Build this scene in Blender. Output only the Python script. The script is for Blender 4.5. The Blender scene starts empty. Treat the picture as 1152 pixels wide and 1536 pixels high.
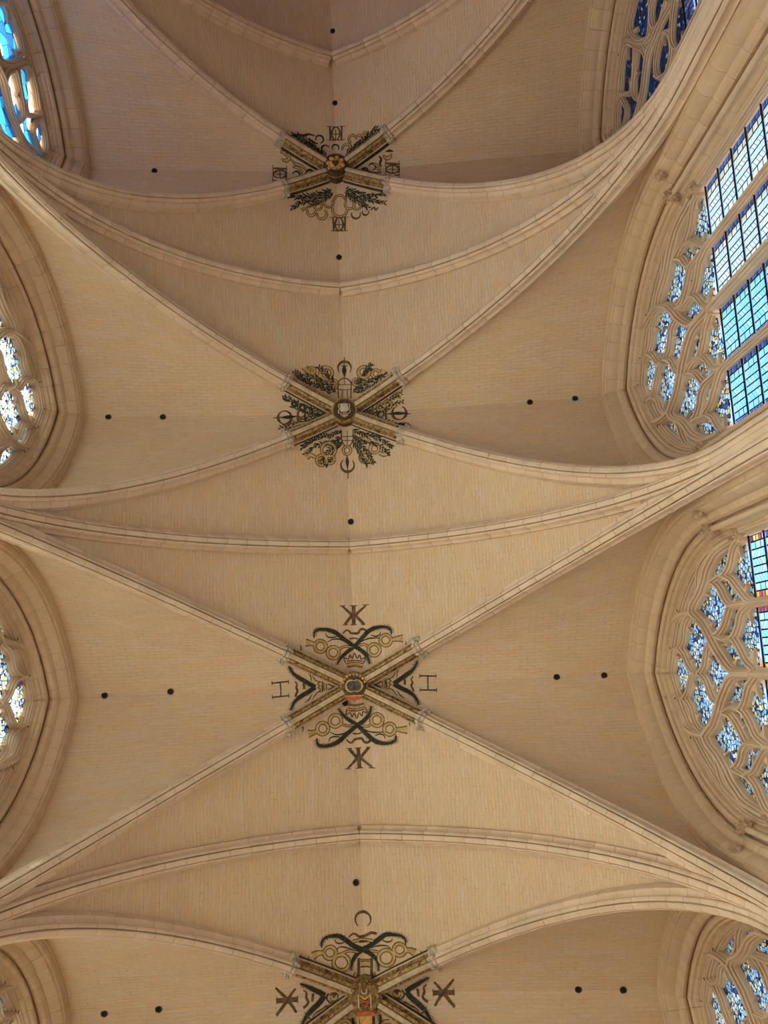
import bpy, bmesh, math, random
from mathutils import Matrix, Vector

SC = bpy.context.scene
COL = SC.collection
random.seed(7)

# ------------------------------------------------------------------ camera, sky, sun, exposure
cam_data = bpy.data.cameras.new('camera')
cam_data.sensor_fit = 'HORIZONTAL'
cam_data.sensor_width = 36.0
cam_data.lens = 36.0 * 1265.35 / 1152.0
cam_data.clip_end = 400
cam_ob = bpy.data.objects.new('camera', cam_data)
COL.objects.link(cam_ob)


def cam_matrix(a, b, c, loc):
    rx = Matrix.Rotation(a, 3, 'X'); ry = Matrix.Rotation(b, 3, 'Y'); rz = Matrix.Rotation(c, 3, 'Z')
    m = rz @ rx @ ry                      # rows: image right, image down, depth
    r, d, f = m[0], m[1], m[2]
    w = Matrix(((r[0], -d[0], -f[0]), (r[1], -d[1], -f[1]), (r[2], -d[2], -f[2])))
    return Matrix.Translation(loc) @ w.to_4x4()


cam_ob.matrix_world = cam_matrix(-0.184228, -0.011158, -0.043389, (0.612, 0.0, 1.6))
SC.camera = cam_ob

world = bpy.data.worlds.new('sky')
SC.world = world
world.use_nodes = True
wn = world.node_tree
wn.nodes.clear()
w_out = wn.nodes.new('ShaderNodeOutputWorld')
w_bg = wn.nodes.new('ShaderNodeBackground')
w_sky = wn.nodes.new('ShaderNodeTexSky')
w_sky.sky_type = 'NISHITA'
w_sky.sun_disc = False
w_sky.sun_elevation = math.radians(40)
w_sky.sun_rotation = math.radians(228)
w_sky.air_density = 1.0
w_sky.dust_density = 1.5
w_bg.inputs['Strength'].default_value = 0.30
wn.links.new(w_sky.outputs[0], w_bg.inputs[0])
wn.links.new(w_bg.outputs[0], w_out.inputs[0])

sun_data = bpy.data.lights.new('sun', 'SUN')
sun_data.energy = 17.0
sun_data.angle = 0.01
sun_data.color = (1.0, 0.84, 0.64)
sun_ob = bpy.data.objects.new('sun', sun_data)
COL.objects.link(sun_ob)
SUN_DIR = Vector((0.62, 0.46, -0.66)).normalized()
sun_ob.rotation_euler = SUN_DIR.to_track_quat('-Z', 'Y').to_euler()
sun_ob.location = (-40, -30, 40)

SC.view_settings.view_transform = 'Standard'
SC.view_settings.look = 'None'
SC.view_settings.gamma = 1.0
SC.view_settings.use_curve_mapping = False
SC.view_settings.exposure = 1.54
SC.cycles.max_bounces = 12
SC.cycles.diffuse_bounces = 8
SC.cycles.transparent_max_bounces = 16
SC.cycles.sample_clamp_indirect = 8.0
SC.cycles.caustics_reflective = False
SC.cycles.caustics_refractive = False
SC.cycles.use_denoising = True
SC.cycles.denoising_prefilter = 'ACCURATE'

# ------------------------------------------------------------------ measures
L = 6.3245          # bay length
W = 6.06            # wall face
ZC = 1.6            # camera height; heights below are world heights
Y0 = -18.6457       # bay k has its keystone at Y0 + k L
ZS = 11.83 + ZC     # springing of the vault ribs
RC = 1.69           # arc centres lie this far beyond the axis
RR = 7.37           # radius of the rib soffits
RW = 7.66           # radius of the vault surface
KD = (L / 2) / W    # slope of the diagonals in plan
ST = math.hypot(1.0, KD)
WZ = 14.15 + ZC     # springing of the window arches
WA = 2.01
WR = 5.01
JAMB0 = 6.2         # window sill height


def yk(k):
    return Y0 + k * L


def z_long(x):
    return ZS + math.sqrt(max(0.0, RW * RW - (RC + abs(x)) ** 2))


ZTOP = z_long(0)
ZWTOP = WZ + math.sqrt(WR * WR - WA * WA)


def lat_course(h):
    """x, dy on the diagonal and dy, z on the wall arch of the course at diagonal height h"""
    xd = math.sqrt(max(0.0, RW * RW - (h - ZS) ** 2)) - RC
    hw = ZWTOP - (ZTOP - h) * (ZWTOP - ZS) / (ZTOP - ZS)
    dw = math.sqrt(max(0.0, WR * WR - max(0.0, hw - WZ) ** 2)) - WA
    return xd, xd * KD, dw, hw


def z_lat(x, d):
    x = abs(x); d = abs(d)
    lo, hi = ZS, ZTOP
    z = hi
    for _ in range(34):
        h = (lo + hi) / 2
        xd, dd, dw, hw = lat_course(h)
        u = max(0.0, (x - xd) / (W - xd))
        if dd + (dw - dd) * u > d:
            lo = h
        else:
            hi = h
        z = h + (hw - h) * u
    return z


# the transverse arch at the choir is steeper: centre offset, centre height, radius
CHOIR = (4.08, 9.93 + ZC, 9.94)


def surf(x, d, k=9):
    if abs(d) < abs(x) * KD: return z_lat(x, d)
    z = z_long(x)
    if (k == 1 and d < 0) or (k == 0 and d > 0):
        q = CHOIR[2] + 0.29
        zc = CHOIR[1] + math.sqrt(max(0.0, q * q - (CHOIR[0] + abs(x)) ** 2))
        w = min(1.0, (abs(d) - abs(x) * KD) / (L / 2 - abs(x) * KD))
        z += (min(zc, z + 0.05) - z) * w
    return z


# ------------------------------------------------------------------ materials
def nodes_of(name):
    m = bpy.data.materials.new(name)
    m.use_nodes = True
    nt = m.node_tree
    b = nt.nodes['Principled BSDF']
    b.inputs['Roughness'].default_value = 0.85
    b.inputs['Specular IOR Level'].default_value = 0.25
    return m, nt, b


def mixc(nt, fac, a, b, mode='MIX'):
    n = nt.nodes.new('ShaderNodeMix')
    n.data_type = 'RGBA'
    n.blend_type = mode
    for sock, v in ((n.inputs[0], fac), (n.inputs[6], a), (n.inputs[7], b)):
        if isinstance(v, (int, float)):
            sock.default_value = v
        elif isinstance(v, tuple):
            sock.default_value = v + (1.0,) if len(v) == 3 else v
        else:
            nt.links.new(v, sock)
    return n.outputs[2]


def noise(nt, vec, scale, detail=3.0, rough=0.55, dist=0.0):
    n = nt.nodes.new('ShaderNodeTexNoise')
    n.inputs['Scale'].default_value = scale
    n.inputs['Detail'].default_value = detail
    n.inputs['Roughness'].default_value = rough
    n.inputs['Distortion'].default_value = dist
    if vec is not None:
        nt.links.new(vec, n.inputs['Vector'])
    return n.outputs['Fac']


def ramp(nt, fac, *stops):
    n = nt.nodes.new('ShaderNodeValToRGB')
    cr = n.color_ramp
    while len(cr.elements) < len(stops):
        cr.elements.new(0.5)
    for e, (p, c) in zip(cr.elements, stops):
        e.position = p
        e.color = tuple(c) + (1.0,) if len(c) == 3 else c
    nt.links.new(fac, n.inputs[0])
    return n.outputs[0]


def mapping(nt, src, scale):
    n = nt.nodes.new('ShaderNodeMapping')
    n.inputs['Scale'].default_value = scale
    nt.links.new(src, n.inputs['Vector'])
    return n.outputs['Vector']


def bump(nt, b, h, strength, dist=0.01):
    n = nt.nodes.new('ShaderNodeBump')
    n.inputs['Strength'].default_value = strength
    n.inputs['Distance'].default_value = dist
    nt.links.new(h, n.inputs['Height'])
    nt.links.new(n.outputs[0], b.inputs['Normal'])


STONE = (0.655, 0.486, 0.334)


def mat_web():
    m, nt, b = nodes_of('vault_stone_courses')
    tc = nt.nodes.new('ShaderNodeTexCoord')
    uv = tc.outputs['UV']
    br = nt.nodes.new('ShaderNodeTexBrick')
    br.offset = 0.5
    br.inputs['Scale'].default_value = 1.0
    br.inputs['Brick Width'].default_value = 0.29
    br.inputs['Row Height'].default_value = 0.082
    br.inputs['Mortar Size'].default_value = 0.006
    br.inputs['Mortar Smooth'].default_value = 0.3
    br.inputs['Bias'].default_value = 0.0
    br.inputs['Color1'].default_value = (STONE[0] * 0.93, STONE[1] * 0.90, STONE[2] * 0.85, 1)
    br.inputs['Color2'].default_value = (STONE[0] * 1.06, STONE[1] * 1.07, STONE[2] * 1.10, 1)
    br.inputs['Mortar'].default_value = STONE + (1,)
    # the courses run a little uneven
    wob = noise(nt, mapping(nt, uv, (0.8, 0.8, 1)), 1.0, 3.0, 0.6)
    wv = nt.nodes.new('ShaderNodeCombineXYZ')
    wm = nt.nodes.new('ShaderNodeMath'); wm.operation = 'MULTIPLY_ADD'; wm.inputs[1].default_value = 0.16; wm.inputs[2].default_value = -0.08
    nt.links.new(wob, wm.inputs[0]); nt.links.new(wm.outputs[0], wv.inputs[1])
    wa = nt.nodes.new('ShaderNodeVectorMath'); wa.operation = 'ADD'
    nt.links.new(uv, wa.inputs[0]); nt.links.new(wv.outputs[0], wa.inputs[1])
    uvw = wa.outputs[0]
    nt.links.new(uvw, br.inputs['Vector'])
    # groups of ochre and of pale stones, drawn out along the courses
    n1 = noise(nt, mapping(nt, uv, (0.9, 3.2, 1)), 1.3, 4.0, 0.6)
    och = ramp(nt, n1, (0.50, (0, 0, 0)), (0.62, (1, 1, 1)))
    f1 = nt.nodes.new('ShaderNodeMath'); f1.operation = 'MULTIPLY'; f1.inputs[1].default_value = 0.75
    nt.links.new(och, f1.inputs[0])
    c = mixc(nt, f1.outputs[0], br.outputs['Color'], (0.74, 0.46, 0.20))
    n2 = noise(nt, mapping(nt, uv, (1.3, 5.0, 1)), 1.1, 4.0, 0.6)
    pal = ramp(nt, n2, (0.52, (0, 0, 0)), (0.64, (1, 1, 1)))
    f2 = nt.nodes.new('ShaderNodeMath'); f2.operation = 'MULTIPLY'; f2.inputs[1].default_value = 0.68
    nt.links.new(pal, f2.inputs[0])
    c = mixc(nt, f2.outputs[0], c, (0.69, 0.60, 0.50))
    n3 = noise(nt, mapping(nt, uv, (2.2, 9.0, 1)), 2.4, 2.0, 0.5)
    c = mixc(nt, 0.35, c, ramp(nt, n3, (0.3, (0.52, 0.395, 0.27)), (0.7, (0.73, 0.575, 0.41))))
    n4 = noise(nt, mapping(nt, uv, (0.35, 0.6, 1)), 1.0, 3.0, 0.6)
    c = mixc(nt, 0.30, c, ramp(nt, n4, (0.38, (0.60, 0.435, 0.30)), (0.5, (0.655, 0.505, 0.35)), (0.62, (0.65, 0.53, 0.34))))
    nj = noise(nt, mapping(nt, uv, (1.6, 2.0, 1)), 1.5, 3.0, 0.7)
    jm = nt.nodes.new('ShaderNodeMath'); jm.operation = 'MULTIPLY'
    nt.links.new(ramp(nt, nj, (0.42, (0.10, 0.10, 0.10)), (0.66, (1, 1, 1))), jm.inputs[0]); nt.links.new(br.outputs['Fac'], jm.inputs[1])
    c = mixc(nt, jm.outputs[0], c, (STONE[0] * 0.76, STONE[1] * 0.70, STONE[2] * 0.64))
    nt.links.new(c, b.inputs['Base Color'])
    hm = nt.nodes.new('ShaderNodeMath'); hm.operation = 'SUBTRACT'; hm.inputs[0].default_value = 1.0
    nt.links.new(br.outputs['Fac'], hm.inputs[1])
    bump(nt, b, hm.outputs[0], 0.5, 0.008)
    return m


def mat_stone(name, base, tint=0.10, scale=1.0):
    m, nt, b = nodes_of(name)
    tc = nt.nodes.new('ShaderNodeTexCoord')
    oi = nt.nodes.new('ShaderNodeObjectInfo')
    add = nt.nodes.new('ShaderNodeVectorMath'); add.operation = 'ADD'
    mul = nt.nodes.new('ShaderNodeVectorMath'); mul.operation = 'SCALE'
    nt.links.new(oi.outputs['Location'], mul.inputs[0]); mul.inputs['Scale'].default_value = 3.7
    nt.links.new(tc.outputs['Object'], add.inputs[0]); nt.links.new(mul.outputs[0], add.inputs[1])
    n1 = noise(nt, add.outputs[0], 1.7 * scale, 4.0, 0.6)
    n2 = noise(nt, add.outputs[0], 9.0 * scale, 4.0, 0.6)
    lo = tuple(v * f for v, f in zip(base, (0.86, 0.83, 0.78)))
    hi = tuple(min(1, v * f) for v, f in zip(base, (1.06, 1.06, 1.08)))
    c = ramp(nt, n1, (0.32, lo), (0.68, hi))
    c = mixc(nt, 0.25, c, ramp(nt, n2, (0.3, tuple(v * 0.8 for v in base)), (0.7, hi)))
    rnd = ramp(nt, oi.outputs['Random'], (0.0, (1 - tint, 1 - tint * 1.1, 1 - tint * 1.3)), (1.0, (1 + tint * 0.4, 1 + tint * 0.4, 1 + tint * 0.4)))
    c = mixc(nt, 1.0, c, rnd, 'MULTIPLY')
    nt.links.new(c, b.inputs['Base Color'])
    bump(nt, b, n2, 0.15, 0.01)
    return m


def mat_paint(name, base, lo, scale=9.0, metal=0.0, rough=0.7):
    m, nt, b = nodes_of(name)
    tc = nt.nodes.new('ShaderNodeTexCoord')
    n1 = noise(nt, tc.outputs['Object'], scale, 4.0, 0.65)
    nt.links.new(ramp(nt, n1, (0.36, lo), (0.60, base)), b.inputs['Base Color'])
    b.inputs['Metallic'].default_value = metal
    b.inputs['Roughness'].default_value = rough
    return m


def mat_glass(name, kind, tint=(1, 1, 1)):
    """stained glass: part of the light goes straight through, part is scattered"""
    m = bpy.data.materials.new(name)
    m.use_nodes = True
    nt = m.node_tree
    nt.nodes.clear()
    out = nt.nodes.new('ShaderNodeOutputMaterial')
    if kind == 'pieces':
        at = nt.nodes.new('ShaderNodeAttribute'); at.attribute_name = 'glass'
        col = mixc(nt, 1.0, at.outputs['Color'], tint, 'MULTIPLY')
        lead = None
    else:
        tc = nt.nodes.new('ShaderNodeTexCoord')
        vo = nt.nodes.new('ShaderNodeTexVoronoi'); vo.inputs['Scale'].default_value = 12.0
        nt.links.new(tc.outputs['Object'], vo.inputs['Vector'])
        sp = nt.nodes.new('ShaderNodeSeparateColor'); nt.links.new(vo.outputs['Color'], sp.inputs[0])
        if kind == 'blue':
            vo.inputs['Scale'].default_value = 3.5
            col = ramp(nt, sp.outputs[0], (0.0, (0.008, 0.09, 0.32)), (0.38, (0.015, 0.14, 0.42)), (0.62, (0.40, 0.40, 0.34)), (0.85, (0.01, 0.05, 0.22)), (0.95, (0.6, 0.48, 0.40)), (0.99, (0.4, 0.4, 0.4)))
        elif kind == 'pale':
            col = ramp(nt, sp.outputs[0], (0.0, (0.86, 0.94, 0.94)), (0.4, (0.88, 0.95, 0.97)), (0.6, (0.84, 0.90, 0.88)), (0.75, (0.86, 0.94, 0.96)), (0.9, (0.90, 0.92, 0.86)), (0.97, (0.85, 0.92, 0.96)))
        elif kind == 'deep':
            col = ramp(nt, sp.outputs[0], (0.0, (0.006, 0.018, 0.06)), (0.40, (0.006, 0.010, 0.022)), (0.70, (0.015, 0.07, 0.19)),
                       (0.76, (0.04, 0.04, 0.05)), (0.90, (0.20, 0.20, 0.22)), (0.97, (0.08, 0.05, 0.09)))
        else:
            col = ramp(nt, sp.outputs[0], (0.0, (0.30, 0.48, 0.58)), (0.30, (0.52, 0.60, 0.62)), (0.50, (0.20, 0.42, 0.62)),
                       (0.68, (0.03, 0.08, 0.30)), (0.82, (0.62, 0.46, 0.10)), (0.93, (0.16, 0.12, 0.08)))
        col.node.color_ramp.interpolation = 'CONSTANT'
        col = mixc(nt, 1.0, col, tint, 'MULTIPLY')
        ve = nt.nodes.new('ShaderNodeTexVoronoi'); ve.feature = 'DISTANCE_TO_EDGE'; ve.inputs['Scale'].default_value = vo.inputs['Scale'].default_value
        nt.links.new(tc.outputs['Object'], ve.inputs['Vector'])
        lt = nt.nodes.new('ShaderNodeMath'); lt.operation = 'LESS_THAN'; lt.inputs[1].default_value = 0.09 if kind != 'blue' else 0.02
        nt.links.new(ve.outputs['Distance'], lt.inputs[0])
        lead = lt.outputs[0]
    tr = nt.nodes.new('ShaderNodeBsdfTransparent'); nt.links.new(col, tr.inputs[0])
    tl = nt.nodes.new('ShaderNodeBsdfTranslucent'); nt.links.new(col, tl.inputs[0])
    mx = nt.nodes.new('ShaderNodeMixShader'); mx.inputs[0].default_value = 0.58
    nt.links.new(tr.outputs[0], mx.inputs[1]); nt.links.new(tl.outputs[0], mx.inputs[2])
    last = mx
    if lead is not None:
        df = nt.nodes.new('ShaderNodeBsdfDiffuse'); df.inputs[0].default_value = (0.03, 0.03, 0.035, 1)
        m2 = nt.nodes.new('ShaderNodeMixShader')
        nt.links.new(lead, m2.inputs[0]); nt.links.new(mx.outputs[0], m2.inputs[1]); nt.links.new(df.outputs[0], m2.inputs[2])
        last = m2
    nt.links.new(last.outputs[0], out.inputs[0])
    return m


M = {}
M['web'] = mat_web()
M['rib'] = mat_stone('rib_stone', (0.715, 0.558, 0.412), 0.04)
M['frame'] = mat_stone('window_stone', (0.63, 0.472, 0.322), 0.045)
M['tracery'] = mat_stone('tracery_stone', (0.63, 0.482, 0.342), 0.05)
M['wall'] = mat_stone('wall_stone', (0.65, 0.49, 0.335), 0.0, 0.5)
M['floor'] = mat_stone('floor_stone', (0.48, 0.34, 0.22), 0.0, 0.5)
M['joint'] = mat_stone('joint_mortar', (0.40, 0.31, 0.21), 0.0)
M['hole'] = mat_paint('hole_shade_paint', (0.012, 0.010, 0.008), (0.004, 0.004, 0.004))  # black disc colour, stands in for the shade inside the putlog holes
M['rim'] = mat_paint('hole_rim', (0.10, 0.075, 0.05), (0.03, 0.02, 0.015))
M['d'] = mat_paint('paint_dark_green', (0.045, 0.046, 0.026), (0.016, 0.016, 0.010), 14)
M['b'] = mat_paint('paint_umber', (0.17, 0.098, 0.045), (0.055, 0.030, 0.014), 12)
M['g'] = mat_paint('paint_gold_ochre', (0.60, 0.42, 0.17), (0.42, 0.26, 0.09), 8)
M['o'] = mat_paint('paint_olive', (0.13, 0.125, 0.06), (0.06, 0.06, 0.03), 12)
M['gilt'] = mat_paint('gilded_band', (0.50, 0.31, 0.11), (0.09, 0.045, 0.02), 16, 0.1, 0.6)
M['gilt_dark'] = mat_paint('dark_scrolled_band', (0.36, 0.22, 0.08), (0.05, 0.03, 0.015), 13, 0.1, 0.6)
M['cream'] = mat_paint('cream_band', (0.58, 0.45, 0.30), (0.42, 0.31, 0.19), 6)
M['line'] = mat_paint('dark_line', (0.10, 0.06, 0.035), (0.045, 0.03, 0.02), 10)
M['grey'] = mat_paint('painted_grey_stone', (0.60, 0.51, 0.39), (0.36, 0.29, 0.21), 9)
M['slate'] = mat_paint('slate_blue_field', (0.12, 0.125, 0.135), (0.05, 0.05, 0.06), 10)
M['red'] = mat_paint('vermilion', (0.55, 0.15, 0.07), (0.35, 0.10, 0.05), 8)
M['goldleaf'] = mat_paint('gold_leaf', (0.75, 0.48, 0.14), (0.45, 0.25, 0.07), 9, 0.35, 0.4)
M['iron'] = mat_paint('black_iron', (0.025, 0.025, 0.03), (0.012, 0.012, 0.014), 20, 0.3, 0.6)
M['glass'] = mat_glass('leaded_glass_pieces', 'pieces')
M['glass_b'] = mat_glass('blue_and_white_glass', 'blue')
M['glass_p'] = mat_glass('pale_grisaille_glass', 'pale')
M['glass_d'] = mat_glass('deep_coloured_glass', 'deep')
M['glass_t'] = mat_glass('tracery_glass', 'voronoi')
M['ground'] = mat_stone('courtyard_gravel', (0.40, 0.36, 0.30), 0.0)

# ------------------------------------------------------------------ measured outlines
CUSPS = [[(-1.421, 15.241), (-1.392, 15.538), (-1.155, 15.189)], [(-1.864, 15.322), (-1.963, 15.563), (-2.133, 15.271)], [(-0.785, 15.244), (-0.931, 15.538), (-1.075, 15.112)], [(-0.383, 15.259), (-0.283, 15.619), (-0.089, 15.268)], [(-0.902, 16.814), (-0.947, 17.187), (-0.654, 16.825)], [(-1.327, 16.751), (-1.516, 16.983), (-1.369, 17.26)], [(-0.862, 16.281), (-1.069, 15.962), (-0.763, 16.368)], [(-1.202, 16.21), (-1.456, 16.343), (-1.186, 16.013)], [(-0.255, 17.978), (-0.309, 18.288), (-0.066, 18.0)], [(-0.759, 17.932), (-0.707, 18.241), (-0.971, 18.086)], [(-0.644, 17.211), (-0.942, 17.321), (-0.72, 16.995)], [(-0.248, 17.396), (-0.437, 17.143), (-0.127, 17.432)], [(-0.221, 17.016), (-0.413, 17.15), (-0.115, 17.436)], [(-0.124, 16.351), (-0.414, 16.65), (-0.135, 16.262)], [(-0.288, 18.674), (-0.452, 18.939), (-0.241, 19.167)], [(-0.13, 18.38), (-0.416, 18.481), (-0.155, 18.189)], [(-1.305, 15.809), (-1.56, 15.989), (-1.389, 15.62)], [(-1.244, 15.744), (-1.197, 16.009), (-1.11, 15.593)], [(-0.845, 15.971), (-1.018, 16.033), (-0.836, 16.23)], [(-0.888, 15.738), (-0.956, 15.584), (-0.692, 15.795)], [(-0.441, 16.316), (-0.471, 16.603), (-0.55, 16.17)], [(-0.233, 15.955), (-0.237, 16.318), (-0.068, 15.948)]]
LIGHTS = {'a': [(-0.414, 19.072), (-0.49, 18.847), (-0.484, 18.613), (-0.349, 18.351), (-0.193, 18.213), (-0.029, 18.011), (0.008, 17.777)], 'b': [(-0.484, 18.613), (-0.658, 18.308), (-0.861, 18.205), (-1.077, 17.835), (-1.01, 17.436), (-0.858, 17.115), (-0.514, 16.898), (-0.461, 17.136), (-0.307, 17.247), (0.007, 17.708), (-0.029, 18.011), (-0.349, 18.351)], 'c': [(0.007, 17.708), (-0.307, 17.247), (-0.514, 16.898), (-0.462, 16.697), (-0.272, 16.453), (-0.024, 15.96)], 's12': [(-1.108, 17.613), (-1.289, 17.352), (-1.637, 16.85), (-1.559, 16.557), (-1.507, 16.388), (-1.253, 16.137), (-1.136, 15.942), (-0.966, 16.106), (-0.721, 16.469), (-0.63, 16.832), (-0.858, 17.115)], 'm1': [(-1.571, 16.553), (-1.656, 16.136), (-1.535, 15.743), (-1.17, 15.236), (-1.108, 15.127), (-1.115, 15.809), (-1.253, 16.137), (-1.507, 16.388)], 'm2': [(-0.675, 16.757), (-0.721, 16.469), (-0.966, 16.106), (-1.115, 15.809), (-1.108, 15.127), (-0.983, 15.497), (-0.671, 15.828), (-0.58, 16.076), (-0.568, 16.367)], 'm3': [(-0.651, 16.763), (-0.567, 16.338), (-0.58, 16.076), (-0.507, 15.875), (-0.196, 15.566), (-0.037, 15.283), (-0.024, 15.96), (-0.272, 16.453)], 'm4': [(-2.174, 15.393), (-2.14, 15.243), (-2.074, 15.476), (-1.792, 15.724), (-1.656, 16.136), (-1.6, 16.607), (-1.637, 16.85), (-1.81, 16.67), (-2.086, 16.128)], 'o1': [(-2.195, 15.387), (-2.21, 16.091), (-1.941, 17.054), (-1.676, 17.87), (-1.332, 18.429), (-0.917, 18.834), (-1.023, 18.563), (-1.126, 17.892), (-1.12, 17.61), (-1.454, 17.101), (-1.81, 16.67)], 'o2': [(-0.917, 18.834), (-1.023, 18.563), (-1.126, 17.892), (-1.072, 17.837), (-0.86, 18.194), (-0.659, 18.331), (-0.484, 18.613), (-0.49, 18.847), (-0.414, 19.072)], 'l1': [(-2.161, 15.237), (-2.074, 15.476), (-1.792, 15.724), (-1.656, 16.136), (-1.535, 15.743), (-1.17, 15.236), (-1.102, 15.054)], 'l2': [(-1.104, 15.053), (-1.082, 15.21), (-0.979, 15.506), (-0.796, 15.67), (-0.664, 15.822), (-0.6, 15.986), (-0.58, 16.076), (-0.507, 15.875), (-0.338, 15.682), (-0.196, 15.566), (-0.037, 15.27)]}
BARS = {'M1': [(-0.016, 15.276), (-0.024, 15.95), (-0.104, 16.214), (-0.273, 16.465), (-0.456, 16.692), (-0.607, 16.839), (-0.858, 17.115), (-1.013, 17.418), (-1.101, 17.605), (-1.12, 17.894), (-1.1, 18.21), (-1.024, 18.551), (-0.917, 18.834)], 'M2': [(-2.174, 15.393), (-2.08, 16.129), (-1.96, 16.419), (-1.814, 16.669), (-1.637, 16.85), (-1.454, 17.101), (-1.278, 17.475), (-1.12, 17.61)], 'M2o': [(-2.204, 15.521), (-2.12, 16.372), (-1.981, 16.877), (-1.862, 17.085), (-1.674, 17.212), (-1.472, 17.307), (-1.283, 17.543)], 'S1': [(-2.161, 15.237), (-2.074, 15.476), (-1.946, 15.604), (-1.793, 15.734), (-1.682, 15.954), (-1.656, 16.136), (-1.594, 16.593)], 'S1r': [(-1.104, 15.053), (-1.162, 15.238), (-1.356, 15.508), (-1.529, 15.744), (-1.616, 16.01), (-1.656, 16.136)], 'S2l': [(-1.104, 15.053), (-1.082, 15.21), (-0.979, 15.506), (-0.796, 15.67), (-0.664, 15.822), (-0.6, 15.986), (-0.58, 16.076)], 'S2r': [(-0.037, 15.27), (-0.196, 15.566), (-0.34, 15.689), (-0.507, 15.867), (-0.579, 16.048), (-0.566, 16.318), (-0.634, 16.615), (-0.669, 16.758)], 'S3u': [(-1.104, 15.053), (-1.113, 15.331), (-1.115, 15.809), (-1.136, 15.942), (-1.245, 16.119), (-1.399, 16.226), (-1.507, 16.388), (-1.563, 16.556)], 'S3d': [(-1.115, 15.809), (-1.112, 15.921), (-0.969, 16.082), (-0.825, 16.242), (-0.715, 16.459), (-0.683, 16.662)], 'S5': [(-0.414, 19.072), (-0.483, 18.849), (-0.477, 18.6), (-0.349, 18.362), (-0.188, 18.215), (-0.029, 18.011), (0.008, 17.777)], 'S5b': [(-0.481, 18.731), (-0.534, 18.502), (-0.658, 18.308), (-0.861, 18.205), (-0.995, 18.049), (-1.077, 17.835)], 'S6': [(-0.486, 16.72), (-0.514, 16.898), (-0.455, 17.138), (-0.307, 17.247), (-0.12, 17.408), (0.007, 17.691)]}
BARSB = {'L1': [(-1.7, 17.5), (-1.55, 17.9), (-1.34, 17.99), (-1.03, 17.81), (-0.69, 17.51), (-0.43, 17.14), (-0.40, 16.95), (-0.62, 16.8), (-0.94, 16.67), (-1.4, 16.7), (-1.75, 17.1), (-1.7, 17.5)],
 'L2': [(-0.95, 16.2), (-0.77, 16.66), (-0.54, 16.76), (-0.25, 16.65), (-0.14, 16.33), (-0.25, 15.9)],
 'L3': [(-0.65, 18.96), (-0.61, 19.06), (-0.29, 18.7), (-0.11, 18.25), (-0.69, 17.85), (-0.89, 17.92), (-1.11, 18.13), (-1.23, 18.39), (-1.06, 18.71), (-0.65, 18.96)],
 'L4': [(0.46, 17.89), (0.06, 18.17), (-0.59, 17.75), (-0.47, 17.52), (-0.23, 17.33), (0.06, 17.3), (0.43, 17.68), (0.46, 17.89)],
 'L5': [(0.75, 16.79), (0.42, 16.8), (0.17, 16.43), (0.24, 16.17), (0.48, 15.97), (0.84, 15.95), (1.02, 16.25), (0.93, 16.55), (0.75, 16.79)],
 'L7': [(0.12, 18.75), (-0.2, 18.86), (-0.45, 19.05), (-0.40, 19.3), (0.0, 19.45), (0.3, 19.2), (0.12, 18.75)],
 'X1': [(-1.60, 18.62), (-1.14, 18.05), (-0.64, 17.53), (-0.33, 17.11), (-0.16, 16.67)], 'X2': [(-0.65, 17.52), (-0.45, 17.33), (-0.1, 17.12)],
 'D1': [(0.0, 15.05), (0.01, 15.61), (-0.08, 16.17), (-0.08, 16.58), (-0.04, 17.08), (0.15, 17.33), (0.47, 17.63), (0.66, 18.2), (0.5, 18.9)],
 'D2': [(1.14, 15.15), (1.16, 16.0), (1.10, 16.7), (1.25, 17.3), (1.05, 18.0), (0.7, 18.3)], 'D3': [(1.14, 15.4), (1.5, 16.2), (2.1, 16.5)],
 'H1': [(-2.25, 15.1), (-2.12, 15.5), (-1.70, 15.92), (-1.25, 15.5), (-1.14, 15.1)], 'H2': [(-1.12, 15.1), (-1.0, 15.5), (-0.57, 15.92), (-0.1, 15.5), (-0.02, 15.1)],
 'H3': [(0.03, 15.1), (0.10, 15.57), (0.61, 15.9), (1.03, 15.66), (1.12, 15.1)], 'H4': [(1.16, 15.1), (1.25, 15.5), (1.70, 15.92), (2.12, 15.5), (2.25, 15.1)]}
CUSPSB = [((-0.92, 18.40), (-1.16, 18.62), (-1.21, 18.2)), ((-0.50, 18.42), (-0.2, 18.55), (-0.2, 18.18)), ((-0.16, 17.84), (-0.45, 17.88), (-0.1, 18.08)), ((0.10, 17.62), (0.0, 17.36), (0.32, 17.58)),
 ((0.42, 16.33), (0.20, 16.46), (0.22, 16.2)), ((0.80, 16.36), (1.0, 16.48), (1.0, 16.16)), ((-1.12, 17.62), (-1.35, 17.94), (-0.95, 17.74)), ((-1.05, 16.95), (-1.3, 16.72), (-0.85, 16.72)),
 ((-1.45, 17.3), (-1.7, 17.55), (-1.7, 17.05)), ((0.32, 15.45), (0.12, 15.6), (0.06, 15.25)), ((0.82, 15.45), (1.0, 15.65), (1.08, 15.3)), ((-0.8, 15.45), (-0.95, 15.6), (-1.08, 15.25)), ((-0.32, 15.45), (-0.15, 15.6), (-0.06, 15.25))]
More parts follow.
